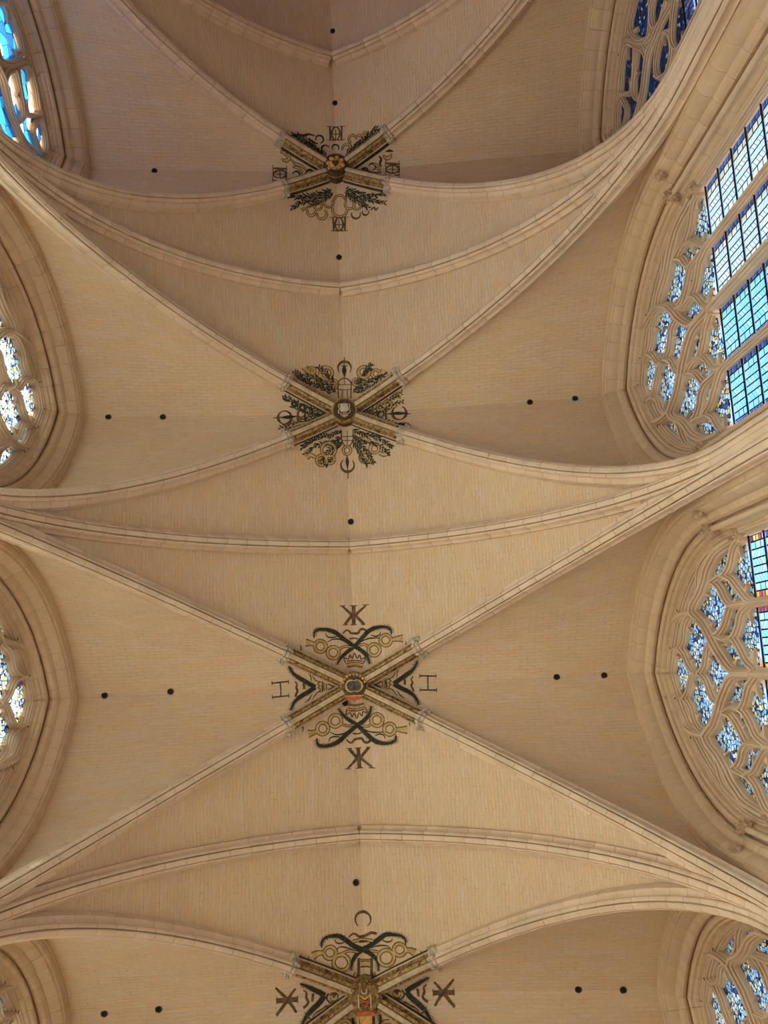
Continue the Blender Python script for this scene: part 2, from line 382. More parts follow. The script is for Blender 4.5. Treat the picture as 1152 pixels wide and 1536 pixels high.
# painted strokes: part, colour, widths in mm | points in 5 mm units from the keystone
ORN = {
 3: {
  'top': 'letter,b,86,86,86|9,-354 6,-273;letter,b,39,70,63|-44,-356 -23,-337 -3,-313 -18,-293 -33,-273;letter,b,39,70,63|65,-353 40,-334 18,-312 35,-290 54,-269;letter,b,20,20,20|-55,-356 -30,-358;letter,b,20,20,20|49,-356 78,-357;letter,b,23,23,23|-8,-357 25,-355;letter,b,23,23,23|-8,-271 20,-270;letter,b,23,23,23|-44,-271 -21,-271;letter,b,23,23,23|41,-269 60,-269;horn,d,23,94,86|-171,-216 -171,-236 -163,-250 -142,-254 -107,-250 -73,-235 -43,-209 -16,-189 6,-172;horn,d,86,86,20|6,-172 33,-156 55,-135 66,-115 72,-91;horn,d,23,94,86|174,-217 173,-237 163,-248 132,-254 96,-249 68,-234 39,-206 19,-185 6,-172;horn,d,86,78,20|6,-172 -22,-154 -49,-132 -65,-113 -75,-95;ribbon,g,55,55,55|-121,-178 -124,-167 -131,-159 -140,-154 -151,-155 -161,-160 -167,-169 -169,-179 -167,-190 -160,-198 -150,-203 -139,-202 -129,-197 -123,-188 -121,-178;ribbon,g,55,55,55|-64,-148 -67,-137 -74,-128 -85,-124 -96,-124 -106,-130 -113,-139 -115,-150 -112,-161 -105,-169 -94,-174 -83,-173 -73,-168 -66,-159 -64,-148;ribbon,g,55,55,55|172,-192 169,-182 162,-174 152,-170 141,-171 132,-176 126,-184 124,-195 126,-205 134,-213 143,-217 154,-217 163,-211 170,-203 172,-192;ribbon,g,55,55,55|120,-152 117,-141 109,-133 99,-128 87,-129 77,-134 70,-143 68,-155 71,-166 79,-174 89,-178 101,-178 111,-172 117,-163 120,-152;ribbon,g,149,94,55|-208,-197 -189,-194 -168,-188;ribbon,g,149,94,55|225,-197 204,-197 173,-195;ribbon,g,31,31,31|-66,-163 -36,-174 -2,-170;ribbon,g,31,31,31|72,-165 50,-180 18,-172;strap,b,31,55,55|-44,-232 -30,-246 -17,-244 -8,-233 9,-231 24,-231 34,-245 48,-249 70,-234;strap,b,35,35,35|-16,-208 8,-210 23,-205;strap,d,16,35,20|-121,-236 -116,-223 -101,-216 -74,-219 -66,-224;strap,d,16,35,20|-114,-196 -89,-208 -55,-206 -19,-186;strap,d,16,35,20|127,-233 122,-220 106,-213 83,-219;strap,d,16,35,20|129,-204 98,-206 67,-204 35,-192;crown,b,27,27,27|-37,-101 -43,-126 -24,-117 -16,-137 -6,-119 5,-145 15,-119 28,-135 33,-115 53,-121 44,-97;crown,b,27,27,27|-31,-108 4,-111 41,-105;crown,g,55,55,55|-33,-91 4,-96 42,-88;crown,b,20,20,20|-28,-80 3,-84 38,-77;crescent,b,16,43,16|-232,-187 -229,-182 -228,-177 -228,-172 -230,-166 -233,-162 -238,-159 -243,-158 -248,-158 -253,-159 -258,-162 -261,-167 -263,-172 -263,-177 -262,-182;crescent,b,16,43,16|265,-185 268,-181 269,-176 268,-171 266,-166 263,-162 259,-160 254,-158 249,-159 245,-160 241,-163 238,-167 236,-172 236,-177 237,-182',
  'left': 'letter,b,35,35,35|-365,-26 -291,-31;letter,b,35,35,35|-364,35 -290,31;letter,b,31,31,31|-328,-28 -326,33;letter,b,20,20,20|-364,-35 -364,-17;letter,b,20,20,20|-291,-37 -291,-20;letter,b,20,20,20|-364,26 -362,43;letter,b,20,20,20|-292,22 -290,40;horn,d,20,94,102|-285,-99 -276,-76 -259,-55 -233,-37 -200,-16 -175,0;horn,d,102,94,20|-175,0 -204,18 -243,39 -268,62 -282,95;strap,b,23,51,51|-263,-30 -254,-17 -259,-3 -253,12 -259,25 -262,37;strap,b,55,55,55|-225,-20 -224,6;strap,b,12,31,16|-214,-76 -194,-54 -191,-27;strap,b,12,31,16|-222,64 -203,51 -189,30;strap,b,12,27,16|-189,-61 -172,-30 -142,-20;strap,b,12,27,16|-189,52 -166,23 -143,21;crown,b,27,27,27|-153,-23 -164,-14 -153,-6 -163,2 -152,10 -158,21;crown,b,35,35,35|-140,-23 -144,-1 -142,20;crown,g,47,47,47|-128,-16 -132,-1 -129,16;crown,b,31,31,31|-118,-12 -97,-2 -75,-1 -97,4 -118,13',
 },
 4: {
  'top': 'crescent,b,17,67,17|-20,-262 -26,-269 -30,-277 -32,-286 -32,-294 -29,-302 -24,-309 -16,-314 -8,-316 1,-317 11,-316 19,-312 26,-307 31,-300 33,-292 33,-283 31,-274 25,-267 18,-261;horn,d,25,92,100|-174,-196 -175,-217 -161,-232 -131,-236 -100,-231 -70,-209 -40,-184 -7,-167;horn,d,100,84,21|-7,-167 22,-154 45,-137 58,-116 58,-83;horn,d,25,92,100|177,-194 176,-214 161,-226 127,-230 96,-229 72,-214 39,-191 11,-174 -7,-167;horn,d,100,84,21|-7,-167 -29,-153 -45,-134 -54,-113 -58,-90;ribbon,g,54,54,54|-117,-168 -120,-159 -127,-152 -137,-149 -148,-150 -157,-156 -164,-165 -166,-175 -163,-185 -156,-192 -146,-195 -136,-194 -126,-188 -119,-179 -117,-168;ribbon,g,58,58,58|-63,-123 -67,-110 -76,-101 -89,-97 -104,-99 -116,-106 -125,-118 -128,-132 -124,-144 -115,-154 -102,-158 -87,-156 -75,-148 -66,-136 -63,-123;ribbon,g,58,58,58|126,-139 122,-126 113,-115 99,-108 85,-108 72,-113 63,-123 61,-136 64,-149 74,-160 87,-167 102,-168 115,-162 124,-152 126,-139;ribbon,g,54,54,54|176,-174 173,-164 165,-155 155,-150 144,-149 135,-153 128,-161 126,-171 129,-181 136,-190 146,-195 157,-195 167,-191 174,-184 176,-174;ribbon,g,142,92,58|-212,-170 -192,-177 -167,-176;ribbon,g,142,92,58|215,-164 195,-172 171,-171;ribbon,g,29,29,29|-94,-162 -63,-169 -25,-159;ribbon,g,29,29,29|62,-159 30,-162 6,-156;strap,b,33,58,58|-61,-223 -45,-234 -32,-231 -21,-221 -5,-219 17,-226 33,-234 58,-231;strap,b,17,38,21|-119,-222 -115,-208 -93,-202 -78,-206;strap,b,17,38,21|122,-216 117,-204 95,-200 79,-207;strap,b,17,38,21|-117,-175 -101,-189 -71,-182 -40,-168;strap,b,17,38,21|115,-170 102,-184 63,-184 31,-174;strap,g,42,42,42|-47,-203 -3,-207 41,-201;strap,b,50,50,50|-19,-200 16,-200;tower,b,58,58,58|-23,-137 -27,-59;tower,b,58,58,58|31,-135 28,-57;tower,g,92,92,92|-15,-112 22,-111;tower,b,21,21,21|-21,-100 26,-99;tower,b,21,21,21|-18,-129 27,-128;tower,g,33,58,25|-35,-82 -44,-61;tower,g,33,58,25|38,-79 42,-60;crescent,b,17,50,17|-229,-174 -228,-170 -229,-165 -231,-161 -234,-158 -238,-156 -243,-156 -248,-157 -252,-159 -256,-162 -259,-167 -261,-171 -261,-176 -260,-180 -257,-184;crescent,b,17,50,17|267,-182 270,-178 271,-174 270,-169 268,-165 265,-161 261,-158 257,-157 252,-156 247,-157 244,-159 241,-162 239,-166 239,-171 240,-175',
  'right': 'letter,b,92,92,92|284,5 369,4;letter,b,42,75,58|287,50 302,30 324,9 347,31 369,54;letter,b,42,75,50|289,-41 305,-22 324,0 350,-26 370,-51;letter,b,21,21,21|283,-10 283,17;letter,b,21,21,21|369,-12 369,16;horn,d,17,100,109|271,-61 243,-47 211,-27 186,-12 171,0;horn,d,109,100,21|171,0 193,23 223,45 248,67 273,106;strap,b,25,58,50|258,-31 245,-19 247,3 238,17 248,30 259,36;strap,b,54,54,54|218,-13 222,17;strap,b,13,33,17|253,49 240,67 220,79;ribbon,g,17,58,25|162,35 176,49 196,56;strap,b,13,33,17|147,29 177,43 214,61 222,80;crown,b,42,42,42|152,-6 158,-1 161,4 162,10 160,15 156,20 151,24 144,26 137,26 131,24 126,20 122,15 121,9 123,4 127,-2;crown,g,50,50,50|143,6 142,10 139,13 134,15 130,15 125,13 122,10 122,6 123,2 126,-1 130,-3 135,-3 140,-1 142,2 143,6',
 },
 2: {
  'top': 'crescent,b,17,75,17|-19,-208 -23,-216 -25,-225 -25,-234 -22,-244 -17,-252 -10,-258 -2,-263 7,-263 16,-260 24,-256 31,-248 36,-240 38,-231 38,-221 35,-212 30,-205;quiver,d,20,115,27|5,-186 4,-217 5,-251;quiver,b,24,24,24|3,-183 7,-286;quiver,b,31,31,31|-9,-242 21,-240;tower,b,27,27,27|-28,-77 -27,-152 -12,-174 7,-179 24,-168 35,-147 31,-74;tower,b,20,20,20|-26,-122 33,-119;tower,b,20,20,20|-25,-148 34,-144;tower,b,20,20,20|-8,-123 -11,-77;tower,b,20,20,20|15,-121 14,-76;tower,b,17,17,17|4,-175 5,-145;ribbon,g,136,81,48|-182,-224 -167,-203 -145,-201;ribbon,g,48,48,48|-134,-210 -136,-203 -140,-197 -145,-194 -152,-194 -157,-196 -161,-201 -162,-207 -161,-214 -157,-220 -151,-223 -145,-223 -139,-221 -135,-216 -134,-210;ribbon,g,61,61,61|-53,-202 -57,-189 -65,-178 -76,-171 -89,-171 -100,-176 -108,-186 -110,-199 -107,-212 -99,-223 -87,-230 -75,-230 -63,-225 -56,-215 -53,-202;ribbon,g,68,68,68|-117,-191 -115,-147 -84,-134 -41,-130;ribbon,g,44,44,44|-30,-147 -33,-137 -39,-129 -48,-124 -57,-124 -65,-128 -71,-135 -73,-145 -70,-155 -64,-163 -56,-168 -46,-169 -38,-165 -32,-157 -30,-147;ribbon,g,136,81,48|195,-192 180,-172 162,-179;ribbon,g,61,61,61|124,-193 121,-181 113,-173 103,-169 91,-171 81,-178 74,-188 72,-200 75,-212 83,-220 93,-224 105,-222 115,-215 122,-205 124,-193;ribbon,g,44,44,44|173,-177 171,-169 166,-163 158,-160 150,-162 143,-167 138,-174 136,-183 139,-191 144,-197 152,-200 160,-198 167,-193 172,-186 173,-177;ribbon,g,44,44,44|76,-151 74,-144 70,-139 63,-136 56,-137 50,-141 46,-148 44,-155 46,-162 51,-167 57,-169 64,-168 71,-164 75,-158 76,-151;branch,d,17,14,10|-56,-105 -98,-126 -146,-145 -187,-164 -226,-195;leaf,d,7,33,3|-59,-107 -70,-102 -82,-99;leaf,d,7,33,3|-64,-109 -70,-118 -74,-128;leaf,d,7,33,3|-70,-112 -78,-108 -87,-106;leaf,d,7,33,3|-75,-114 -79,-127 -81,-140;leaf,d,7,33,3|-80,-117 -91,-115 -103,-117;leaf,o,7,33,3|-85,-119 -92,-130 -96,-142;leaf,d,7,33,3|-90,-122 -102,-116 -114,-113;leaf,d,7,33,3|-95,-124 -98,-137 -99,-150;leaf,d,7,33,3|-100,-126 -108,-124 -116,-123;leaf,o,7,33,3|-105,-129 -110,-140 -113,-153;leaf,d,7,33,3|-110,-131 -122,-127 -135,-125;leaf,d,7,33,3|-115,-133 -118,-143 -120,-154;leaf,o,7,33,3|-120,-135 -130,-130 -139,-128;leaf,d,7,33,3|-126,-137 -128,-144 -130,-151;leaf,d,7,33,3|-131,-139 -139,-134 -147,-131;leaf,d,7,33,3|-136,-141 -138,-149 -139,-158;leaf,o,7,33,3|-141,-143 -154,-141 -167,-141;leaf,d,7,33,3|-146,-145 -150,-152 -152,-159;leaf,d,7,33,3|-151,-147 -164,-144 -176,-143;leaf,d,7,33,3|-156,-149 -161,-160 -163,-172;leaf,o,7,33,3|-161,-152 -171,-147 -181,-144;leaf,d,7,33,3|-166,-154 -170,-164 -172,-176;leaf,d,7,33,3|-171,-156 -180,-153 -190,-152;leaf,d,7,33,3|-176,-159 -180,-166 -183,-174;leaf,d,7,33,3|-181,-161 -192,-157 -203,-155;leaf,o,7,33,3|-186,-163 -193,-172 -199,-183;leaf,o,7,33,3|-190,-166 -202,-162 -214,-161;leaf,d,7,33,3|-195,-170 -194,-181 -192,-192;leaf,o,7,33,3|-199,-173 -208,-171 -217,-171;leaf,d,7,33,3|-203,-176 -203,-190 -201,-203;leaf,d,7,33,3|-208,-180 -218,-176 -228,-174;leaf,o,7,33,3|-212,-183 -213,-197 -213,-211;leaf,d,7,33,3|-216,-187 -224,-185 -231,-184;leaf,o,7,33,3|-220,-190 -223,-201 -223,-213;leaf,d,7,33,3|-225,-193 -236,-194 -246,-198;branch,d,17,14,10|64,-97 108,-113 158,-128 202,-143 244,-169;leaf,d,7,33,3|67,-98 71,-106 77,-113;leaf,o,7,33,3|72,-100 83,-98 93,-94;leaf,d,7,33,3|78,-102 84,-109 92,-114;leaf,o,7,33,3|83,-104 91,-103 100,-101;leaf,d,7,33,3|88,-106 90,-115 94,-124;leaf,d,7,33,3|94,-108 102,-102 109,-95;leaf,o,7,33,3|99,-110 104,-120 110,-129;leaf,o,7,33,3|104,-112 114,-105 123,-96;leaf,d,7,33,3|110,-114 114,-124 120,-134;leaf,o,7,33,3|115,-115 124,-113 133,-109;leaf,o,7,33,3|120,-117 124,-124 129,-131;leaf,d,7,33,3|126,-118 137,-115 148,-110;leaf,d,7,33,3|131,-120 137,-126 144,-131;leaf,d,7,33,3|137,-122 148,-118 158,-112;leaf,d,7,33,3|142,-123 147,-135 153,-145;leaf,o,7,33,3|148,-125 156,-118 164,-109;leaf,d,7,33,3|153,-126 157,-138 164,-148;leaf,d,7,33,3|158,-128 168,-123 177,-116;leaf,d,7,33,3|164,-130 169,-138 177,-145;leaf,d,7,33,3|169,-131 180,-131 191,-128;leaf,o,7,33,3|174,-133 177,-146 182,-157;leaf,o,7,33,3|179,-135 187,-130 195,-124;leaf,d,7,33,3|185,-137 190,-143 197,-147;leaf,d,7,33,3|190,-139 197,-137 205,-134;leaf,d,7,33,3|195,-141 197,-148 200,-156;leaf,d,7,33,3|200,-142 210,-136 218,-128;leaf,d,7,33,3|205,-145 209,-157 216,-167;leaf,o,7,33,3|210,-148 219,-147 229,-144;leaf,d,7,33,3|214,-151 220,-159 227,-166;leaf,d,7,33,3|219,-154 228,-155 237,-155;leaf,d,7,33,3|224,-157 226,-167 230,-177;leaf,o,7,33,3|228,-160 238,-159 248,-157;leaf,d,7,33,3|233,-163 237,-169 242,-175;leaf,d,7,33,3|238,-165 245,-166 254,-166;leaf,d,7,33,3|242,-168 244,-182 249,-194;branch,d,17,14,10|-50,-68 -92,-81 -134,-101 -174,-135 -214,-176;leaf,o,7,33,3|-54,-69 -66,-67 -78,-68;leaf,d,7,33,3|-59,-71 -66,-79 -71,-88;leaf,d,7,33,3|-65,-73 -76,-67 -88,-64;leaf,d,7,33,3|-70,-75 -80,-82 -87,-92;leaf,d,7,33,3|-76,-76 -83,-72 -90,-70;leaf,o,7,33,3|-82,-78 -85,-86 -87,-95;leaf,d,7,33,3|-87,-80 -94,-75 -101,-72;leaf,d,7,33,3|-93,-81 -98,-93 -100,-107;leaf,d,7,33,3|-98,-84 -108,-83 -117,-84;leaf,d,7,33,3|-103,-86 -108,-95 -112,-104;leaf,d,7,33,3|-108,-89 -117,-88 -125,-89;leaf,d,7,33,3|-113,-91 -117,-100 -119,-109;leaf,d,7,33,3|-118,-94 -128,-89 -139,-86;leaf,o,7,33,3|-124,-96 -131,-107 -136,-119;leaf,o,7,33,3|-129,-99 -138,-98 -147,-100;leaf,d,7,33,3|-134,-101 -135,-115 -133,-128;leaf,d,7,33,3|-138,-105 -149,-102 -160,-102;leaf,o,7,33,3|-143,-109 -144,-122 -144,-135;leaf,d,7,33,3|-147,-112 -158,-112 -168,-114;leaf,d,7,33,3|-151,-116 -155,-127 -157,-140;leaf,d,7,33,3|-156,-120 -166,-122 -175,-126;leaf,d,7,33,3|-160,-123 -161,-133 -160,-144;leaf,d,7,33,3|-164,-127 -176,-127 -187,-129;leaf,d,7,33,3|-169,-131 -171,-141 -172,-152;leaf,o,7,33,3|-173,-134 -184,-137 -193,-142;leaf,d,7,33,3|-177,-138 -178,-148 -176,-159;leaf,o,7,33,3|-181,-142 -194,-143 -206,-147;leaf,d,7,33,3|-185,-146 -186,-159 -185,-173;leaf,d,7,33,3|-189,-150 -202,-151 -214,-154;leaf,d,7,33,3|-193,-155 -194,-164 -194,-173;leaf,o,7,33,3|-197,-159 -204,-157 -212,-157;leaf,o,7,33,3|-201,-163 -200,-176 -197,-189;leaf,d,7,33,3|-205,-167 -215,-165 -225,-166;leaf,o,7,33,3|-209,-171 -210,-179 -210,-187;leaf,d,7,33,3|-213,-175 -221,-175 -229,-177;branch,d,17,14,10|55,-61 99,-70 142,-86 186,-116 231,-153;leaf,d,7,33,3|59,-61 66,-68 75,-74;leaf,d,7,33,3|65,-63 72,-57 79,-50;leaf,o,7,33,3|70,-64 74,-73 79,-81;leaf,d,7,33,3|76,-65 86,-59 94,-51;leaf,o,7,33,3|82,-66 87,-74 94,-80;leaf,o,7,33,3|88,-67 100,-62 112,-54;leaf,d,7,33,3|93,-69 101,-73 109,-77;leaf,d,7,33,3|99,-70 107,-65 114,-59;leaf,o,7,33,3|105,-72 111,-82 120,-90;leaf,o,7,33,3|110,-74 118,-70 125,-64;leaf,d,7,33,3|116,-76 122,-86 130,-95;leaf,o,7,33,3|121,-78 133,-70 143,-62;leaf,d,7,33,3|126,-80 130,-92 136,-102;leaf,d,7,33,3|132,-82 145,-80 158,-76;leaf,d,7,33,3|137,-84 144,-90 153,-95;leaf,d,7,33,3|143,-86 156,-87 169,-85;leaf,d,7,33,3|147,-89 148,-100 150,-111;leaf,d,7,33,3|152,-92 162,-92 172,-90;leaf,o,7,33,3|157,-96 158,-107 162,-118;leaf,o,7,33,3|162,-99 173,-95 185,-90;leaf,d,7,33,3|166,-102 166,-114 169,-125;leaf,o,7,33,3|171,-105 183,-104 195,-100;leaf,d,7,33,3|176,-108 177,-121 180,-134;leaf,d,7,33,3|180,-112 188,-111 196,-109;leaf,o,7,33,3|185,-115 188,-126 192,-135;leaf,d,7,33,3|190,-118 201,-120 213,-119;leaf,d,7,33,3|194,-122 199,-134 205,-146;leaf,d,7,33,3|198,-126 209,-126 219,-123;leaf,o,7,33,3|203,-129 202,-141 203,-152;leaf,d,7,33,3|207,-133 217,-134 227,-133;leaf,o,7,33,3|211,-137 212,-147 215,-157;leaf,o,7,33,3|216,-140 225,-142 235,-142;leaf,d,7,33,3|220,-144 225,-154 232,-162;leaf,d,7,33,3|224,-148 235,-146 245,-141;leaf,d,7,33,3|229,-151 228,-161 229,-170;branch,d,17,14,10|-41,-144 -61,-173 -89,-205 -116,-230;leaf,d,7,33,3|-43,-147 -56,-146 -69,-148;leaf,o,7,33,3|-46,-151 -49,-164 -49,-177;leaf,d,7,33,3|-49,-156 -58,-157 -67,-160;leaf,d,7,33,3|-52,-160 -51,-172 -48,-183;leaf,o,7,33,3|-56,-165 -65,-167 -73,-172;leaf,d,7,33,3|-59,-169 -54,-183 -48,-195;leaf,d,7,33,3|-62,-174 -71,-175 -79,-179;leaf,d,7,33,3|-66,-178 -69,-188 -70,-198;leaf,d,7,33,3|-69,-182 -81,-185 -92,-190;leaf,d,7,33,3|-73,-186 -73,-196 -71,-205;leaf,d,7,33,3|-76,-190 -84,-192 -91,-196;leaf,d,7,33,3|-80,-195 -77,-207 -72,-218;leaf,o,7,33,3|-83,-199 -95,-197 -107,-199;leaf,o,7,33,3|-87,-203 -84,-216 -80,-228;leaf,o,7,33,3|-90,-207 -103,-208 -116,-212;leaf,d,7,33,3|-94,-210 -99,-222 -101,-234;leaf,d,7,33,3|-98,-214 -109,-214 -119,-217;leaf,o,7,33,3|-102,-218 -102,-229 -99,-240;leaf,o,7,33,3|-106,-221 -119,-222 -130,-226;leaf,o,7,33,3|-110,-225 -113,-236 -113,-247;leaf,d,7,33,3|-114,-228 -125,-227 -135,-228;branch,d,17,14,10|51,-136 74,-163 104,-193 133,-214;leaf,o,7,33,3|53,-139 51,-147 51,-155;leaf,d,7,33,3|56,-143 69,-145 83,-144;leaf,o,7,33,3|60,-147 58,-156 58,-165;leaf,d,7,33,3|64,-151 72,-153 81,-153;leaf,d,7,33,3|67,-155 67,-164 68,-172;leaf,d,7,33,3|71,-160 78,-163 85,-165;leaf,o,7,33,3|74,-164 77,-173 81,-181;leaf,o,7,33,3|78,-168 91,-169 103,-168;leaf,d,7,33,3|82,-171 80,-185 81,-199;leaf,d,7,33,3|86,-175 99,-175 111,-171;leaf,d,7,33,3|90,-179 93,-189 99,-198;leaf,d,7,33,3|94,-183 101,-185 109,-185;leaf,d,7,33,3|98,-187 98,-200 100,-212;leaf,d,7,33,3|101,-190 109,-191 117,-190;leaf,d,7,33,3|105,-194 107,-205 111,-215;leaf,d,7,33,3|110,-197 118,-198 126,-198;leaf,d,7,33,3|114,-200 119,-210 126,-219;leaf,d,7,33,3|119,-204 129,-202 139,-199;leaf,d,7,33,3|123,-207 124,-219 128,-231;leaf,o,7,33,3|127,-210 139,-205 151,-198;leaf,o,7,33,3|132,-213 135,-226 141,-238;branch,d,17,14,10|-35,-106 -63,-128 -97,-156 -139,-175 -180,-187;leaf,d,7,33,3|-38,-109 -48,-110 -58,-113;leaf,d,7,33,3|-43,-112 -45,-124 -44,-136;leaf,d,7,33,3|-47,-116 -59,-119 -70,-124;leaf,d,7,33,3|-52,-119 -57,-132 -60,-146;leaf,d,7,33,3|-57,-123 -67,-120 -77,-120;leaf,o,7,33,3|-61,-126 -66,-137 -69,-148;leaf,d,7,33,3|-66,-130 -77,-130 -89,-132;leaf,d,7,33,3|-70,-134 -76,-145 -79,-157;leaf,o,7,33,3|-75,-138 -82,-138 -89,-141;leaf,o,7,33,3|-79,-141 -82,-153 -82,-165;leaf,d,7,33,3|-84,-145 -97,-143 -109,-143;leaf,o,7,33,3|-88,-149 -89,-159 -87,-170;leaf,d,7,33,3|-93,-152 -101,-150 -109,-150;leaf,d,7,33,3|-97,-156 -105,-167 -110,-179;leaf,d,7,33,3|-103,-158 -112,-155 -121,-154;leaf,d,7,33,3|-108,-161 -112,-169 -115,-179;leaf,d,7,33,3|-113,-163 -125,-159 -138,-158;leaf,o,7,33,3|-118,-166 -120,-179 -120,-192;leaf,o,7,33,3|-124,-168 -132,-165 -140,-164;leaf,d,7,33,3|-129,-171 -131,-184 -130,-198;leaf,o,7,33,3|-134,-173 -142,-170 -151,-168;leaf,d,7,33,3|-139,-176 -144,-183 -147,-192;leaf,d,7,33,3|-145,-177 -156,-169 -168,-163;leaf,d,7,33,3|-150,-179 -154,-188 -156,-198;leaf,o,7,33,3|-156,-180 -167,-177 -179,-176;leaf,d,7,33,3|-161,-182 -169,-189 -176,-197;leaf,o,7,33,3|-167,-183 -175,-178 -184,-175;leaf,o,7,33,3|-172,-185 -175,-195 -176,-206;leaf,d,7,33,3|-178,-186 -185,-184 -193,-183;branch,d,17,14,10|42,-100 72,-118 109,-143 153,-159 196,-166;leaf,d,7,33,3|45,-102 48,-114 54,-126;leaf,d,7,33,3|50,-105 63,-101 76,-95;leaf,o,7,33,3|55,-108 57,-120 62,-131;leaf,o,7,33,3|60,-111 69,-112 77,-112;leaf,o,7,33,3|65,-114 67,-123 70,-132;leaf,d,7,33,3|70,-117 80,-118 90,-116;leaf,d,7,33,3|75,-120 79,-128 84,-134;leaf,d,7,33,3|80,-124 89,-122 98,-118;leaf,d,7,33,3|85,-127 85,-135 86,-143;leaf,d,7,33,3|90,-130 101,-132 113,-131;leaf,o,7,33,3|95,-133 97,-142 102,-150;leaf,o,7,33,3|99,-137 110,-134 119,-129;leaf,o,7,33,3|104,-140 108,-149 114,-156;leaf,d,7,33,3|109,-143 118,-142 126,-138;leaf,d,7,33,3|115,-145 120,-157 127,-167;leaf,d,7,33,3|120,-147 130,-144 139,-139;leaf,d,7,33,3|126,-149 132,-157 139,-162;leaf,d,7,33,3|131,-151 139,-146 146,-139;leaf,d,7,33,3|137,-153 141,-163 148,-173;leaf,d,7,33,3|142,-155 155,-150 167,-143;leaf,o,7,33,3|148,-157 154,-164 161,-169;leaf,d,7,33,3|153,-159 162,-154 171,-148;leaf,d,7,33,3|159,-160 168,-166 178,-171;leaf,d,7,33,3|165,-161 173,-157 181,-151;leaf,d,7,33,3|170,-162 180,-170 191,-175;leaf,o,7,33,3|176,-163 184,-159 192,-153;leaf,d,7,33,3|182,-164 187,-170 193,-176;leaf,d,7,33,3|188,-165 195,-158 201,-150;leaf,d,7,33,3|193,-166 203,-173 214,-178;branch,d,17,14,10|59,-115 89,-156 105,-192 132,-229;leaf,d,7,33,3|61,-119 59,-128 59,-138;leaf,d,7,33,3|65,-124 73,-124 81,-122;leaf,d,7,33,3|69,-129 68,-141 70,-152;leaf,o,7,33,3|73,-134 83,-135 93,-135;leaf,d,7,33,3|76,-139 80,-152 86,-164;leaf,o,7,33,3|80,-144 91,-145 101,-142;leaf,d,7,33,3|84,-150 86,-159 89,-168;leaf,d,7,33,3|88,-155 99,-155 109,-153;leaf,d,7,33,3|91,-160 91,-169 92,-177;leaf,d,7,33,3|94,-166 103,-170 113,-172;leaf,o,7,33,3|96,-172 97,-185 99,-198;leaf,o,7,33,3|99,-178 110,-181 122,-182;leaf,d,7,33,3|102,-184 102,-195 104,-205;leaf,d,7,33,3|104,-190 115,-193 125,-193;leaf,d,7,33,3|108,-196 108,-208 110,-221;leaf,d,7,33,3|112,-201 123,-207 135,-210;leaf,o,7,33,3|115,-206 112,-220 111,-234;leaf,d,7,33,3|119,-211 130,-211 140,-208;leaf,o,7,33,3|123,-216 122,-229 125,-241;leaf,d,7,33,3|127,-222 139,-225 152,-226;leaf,d,7,33,3|130,-227 130,-235 131,-243',
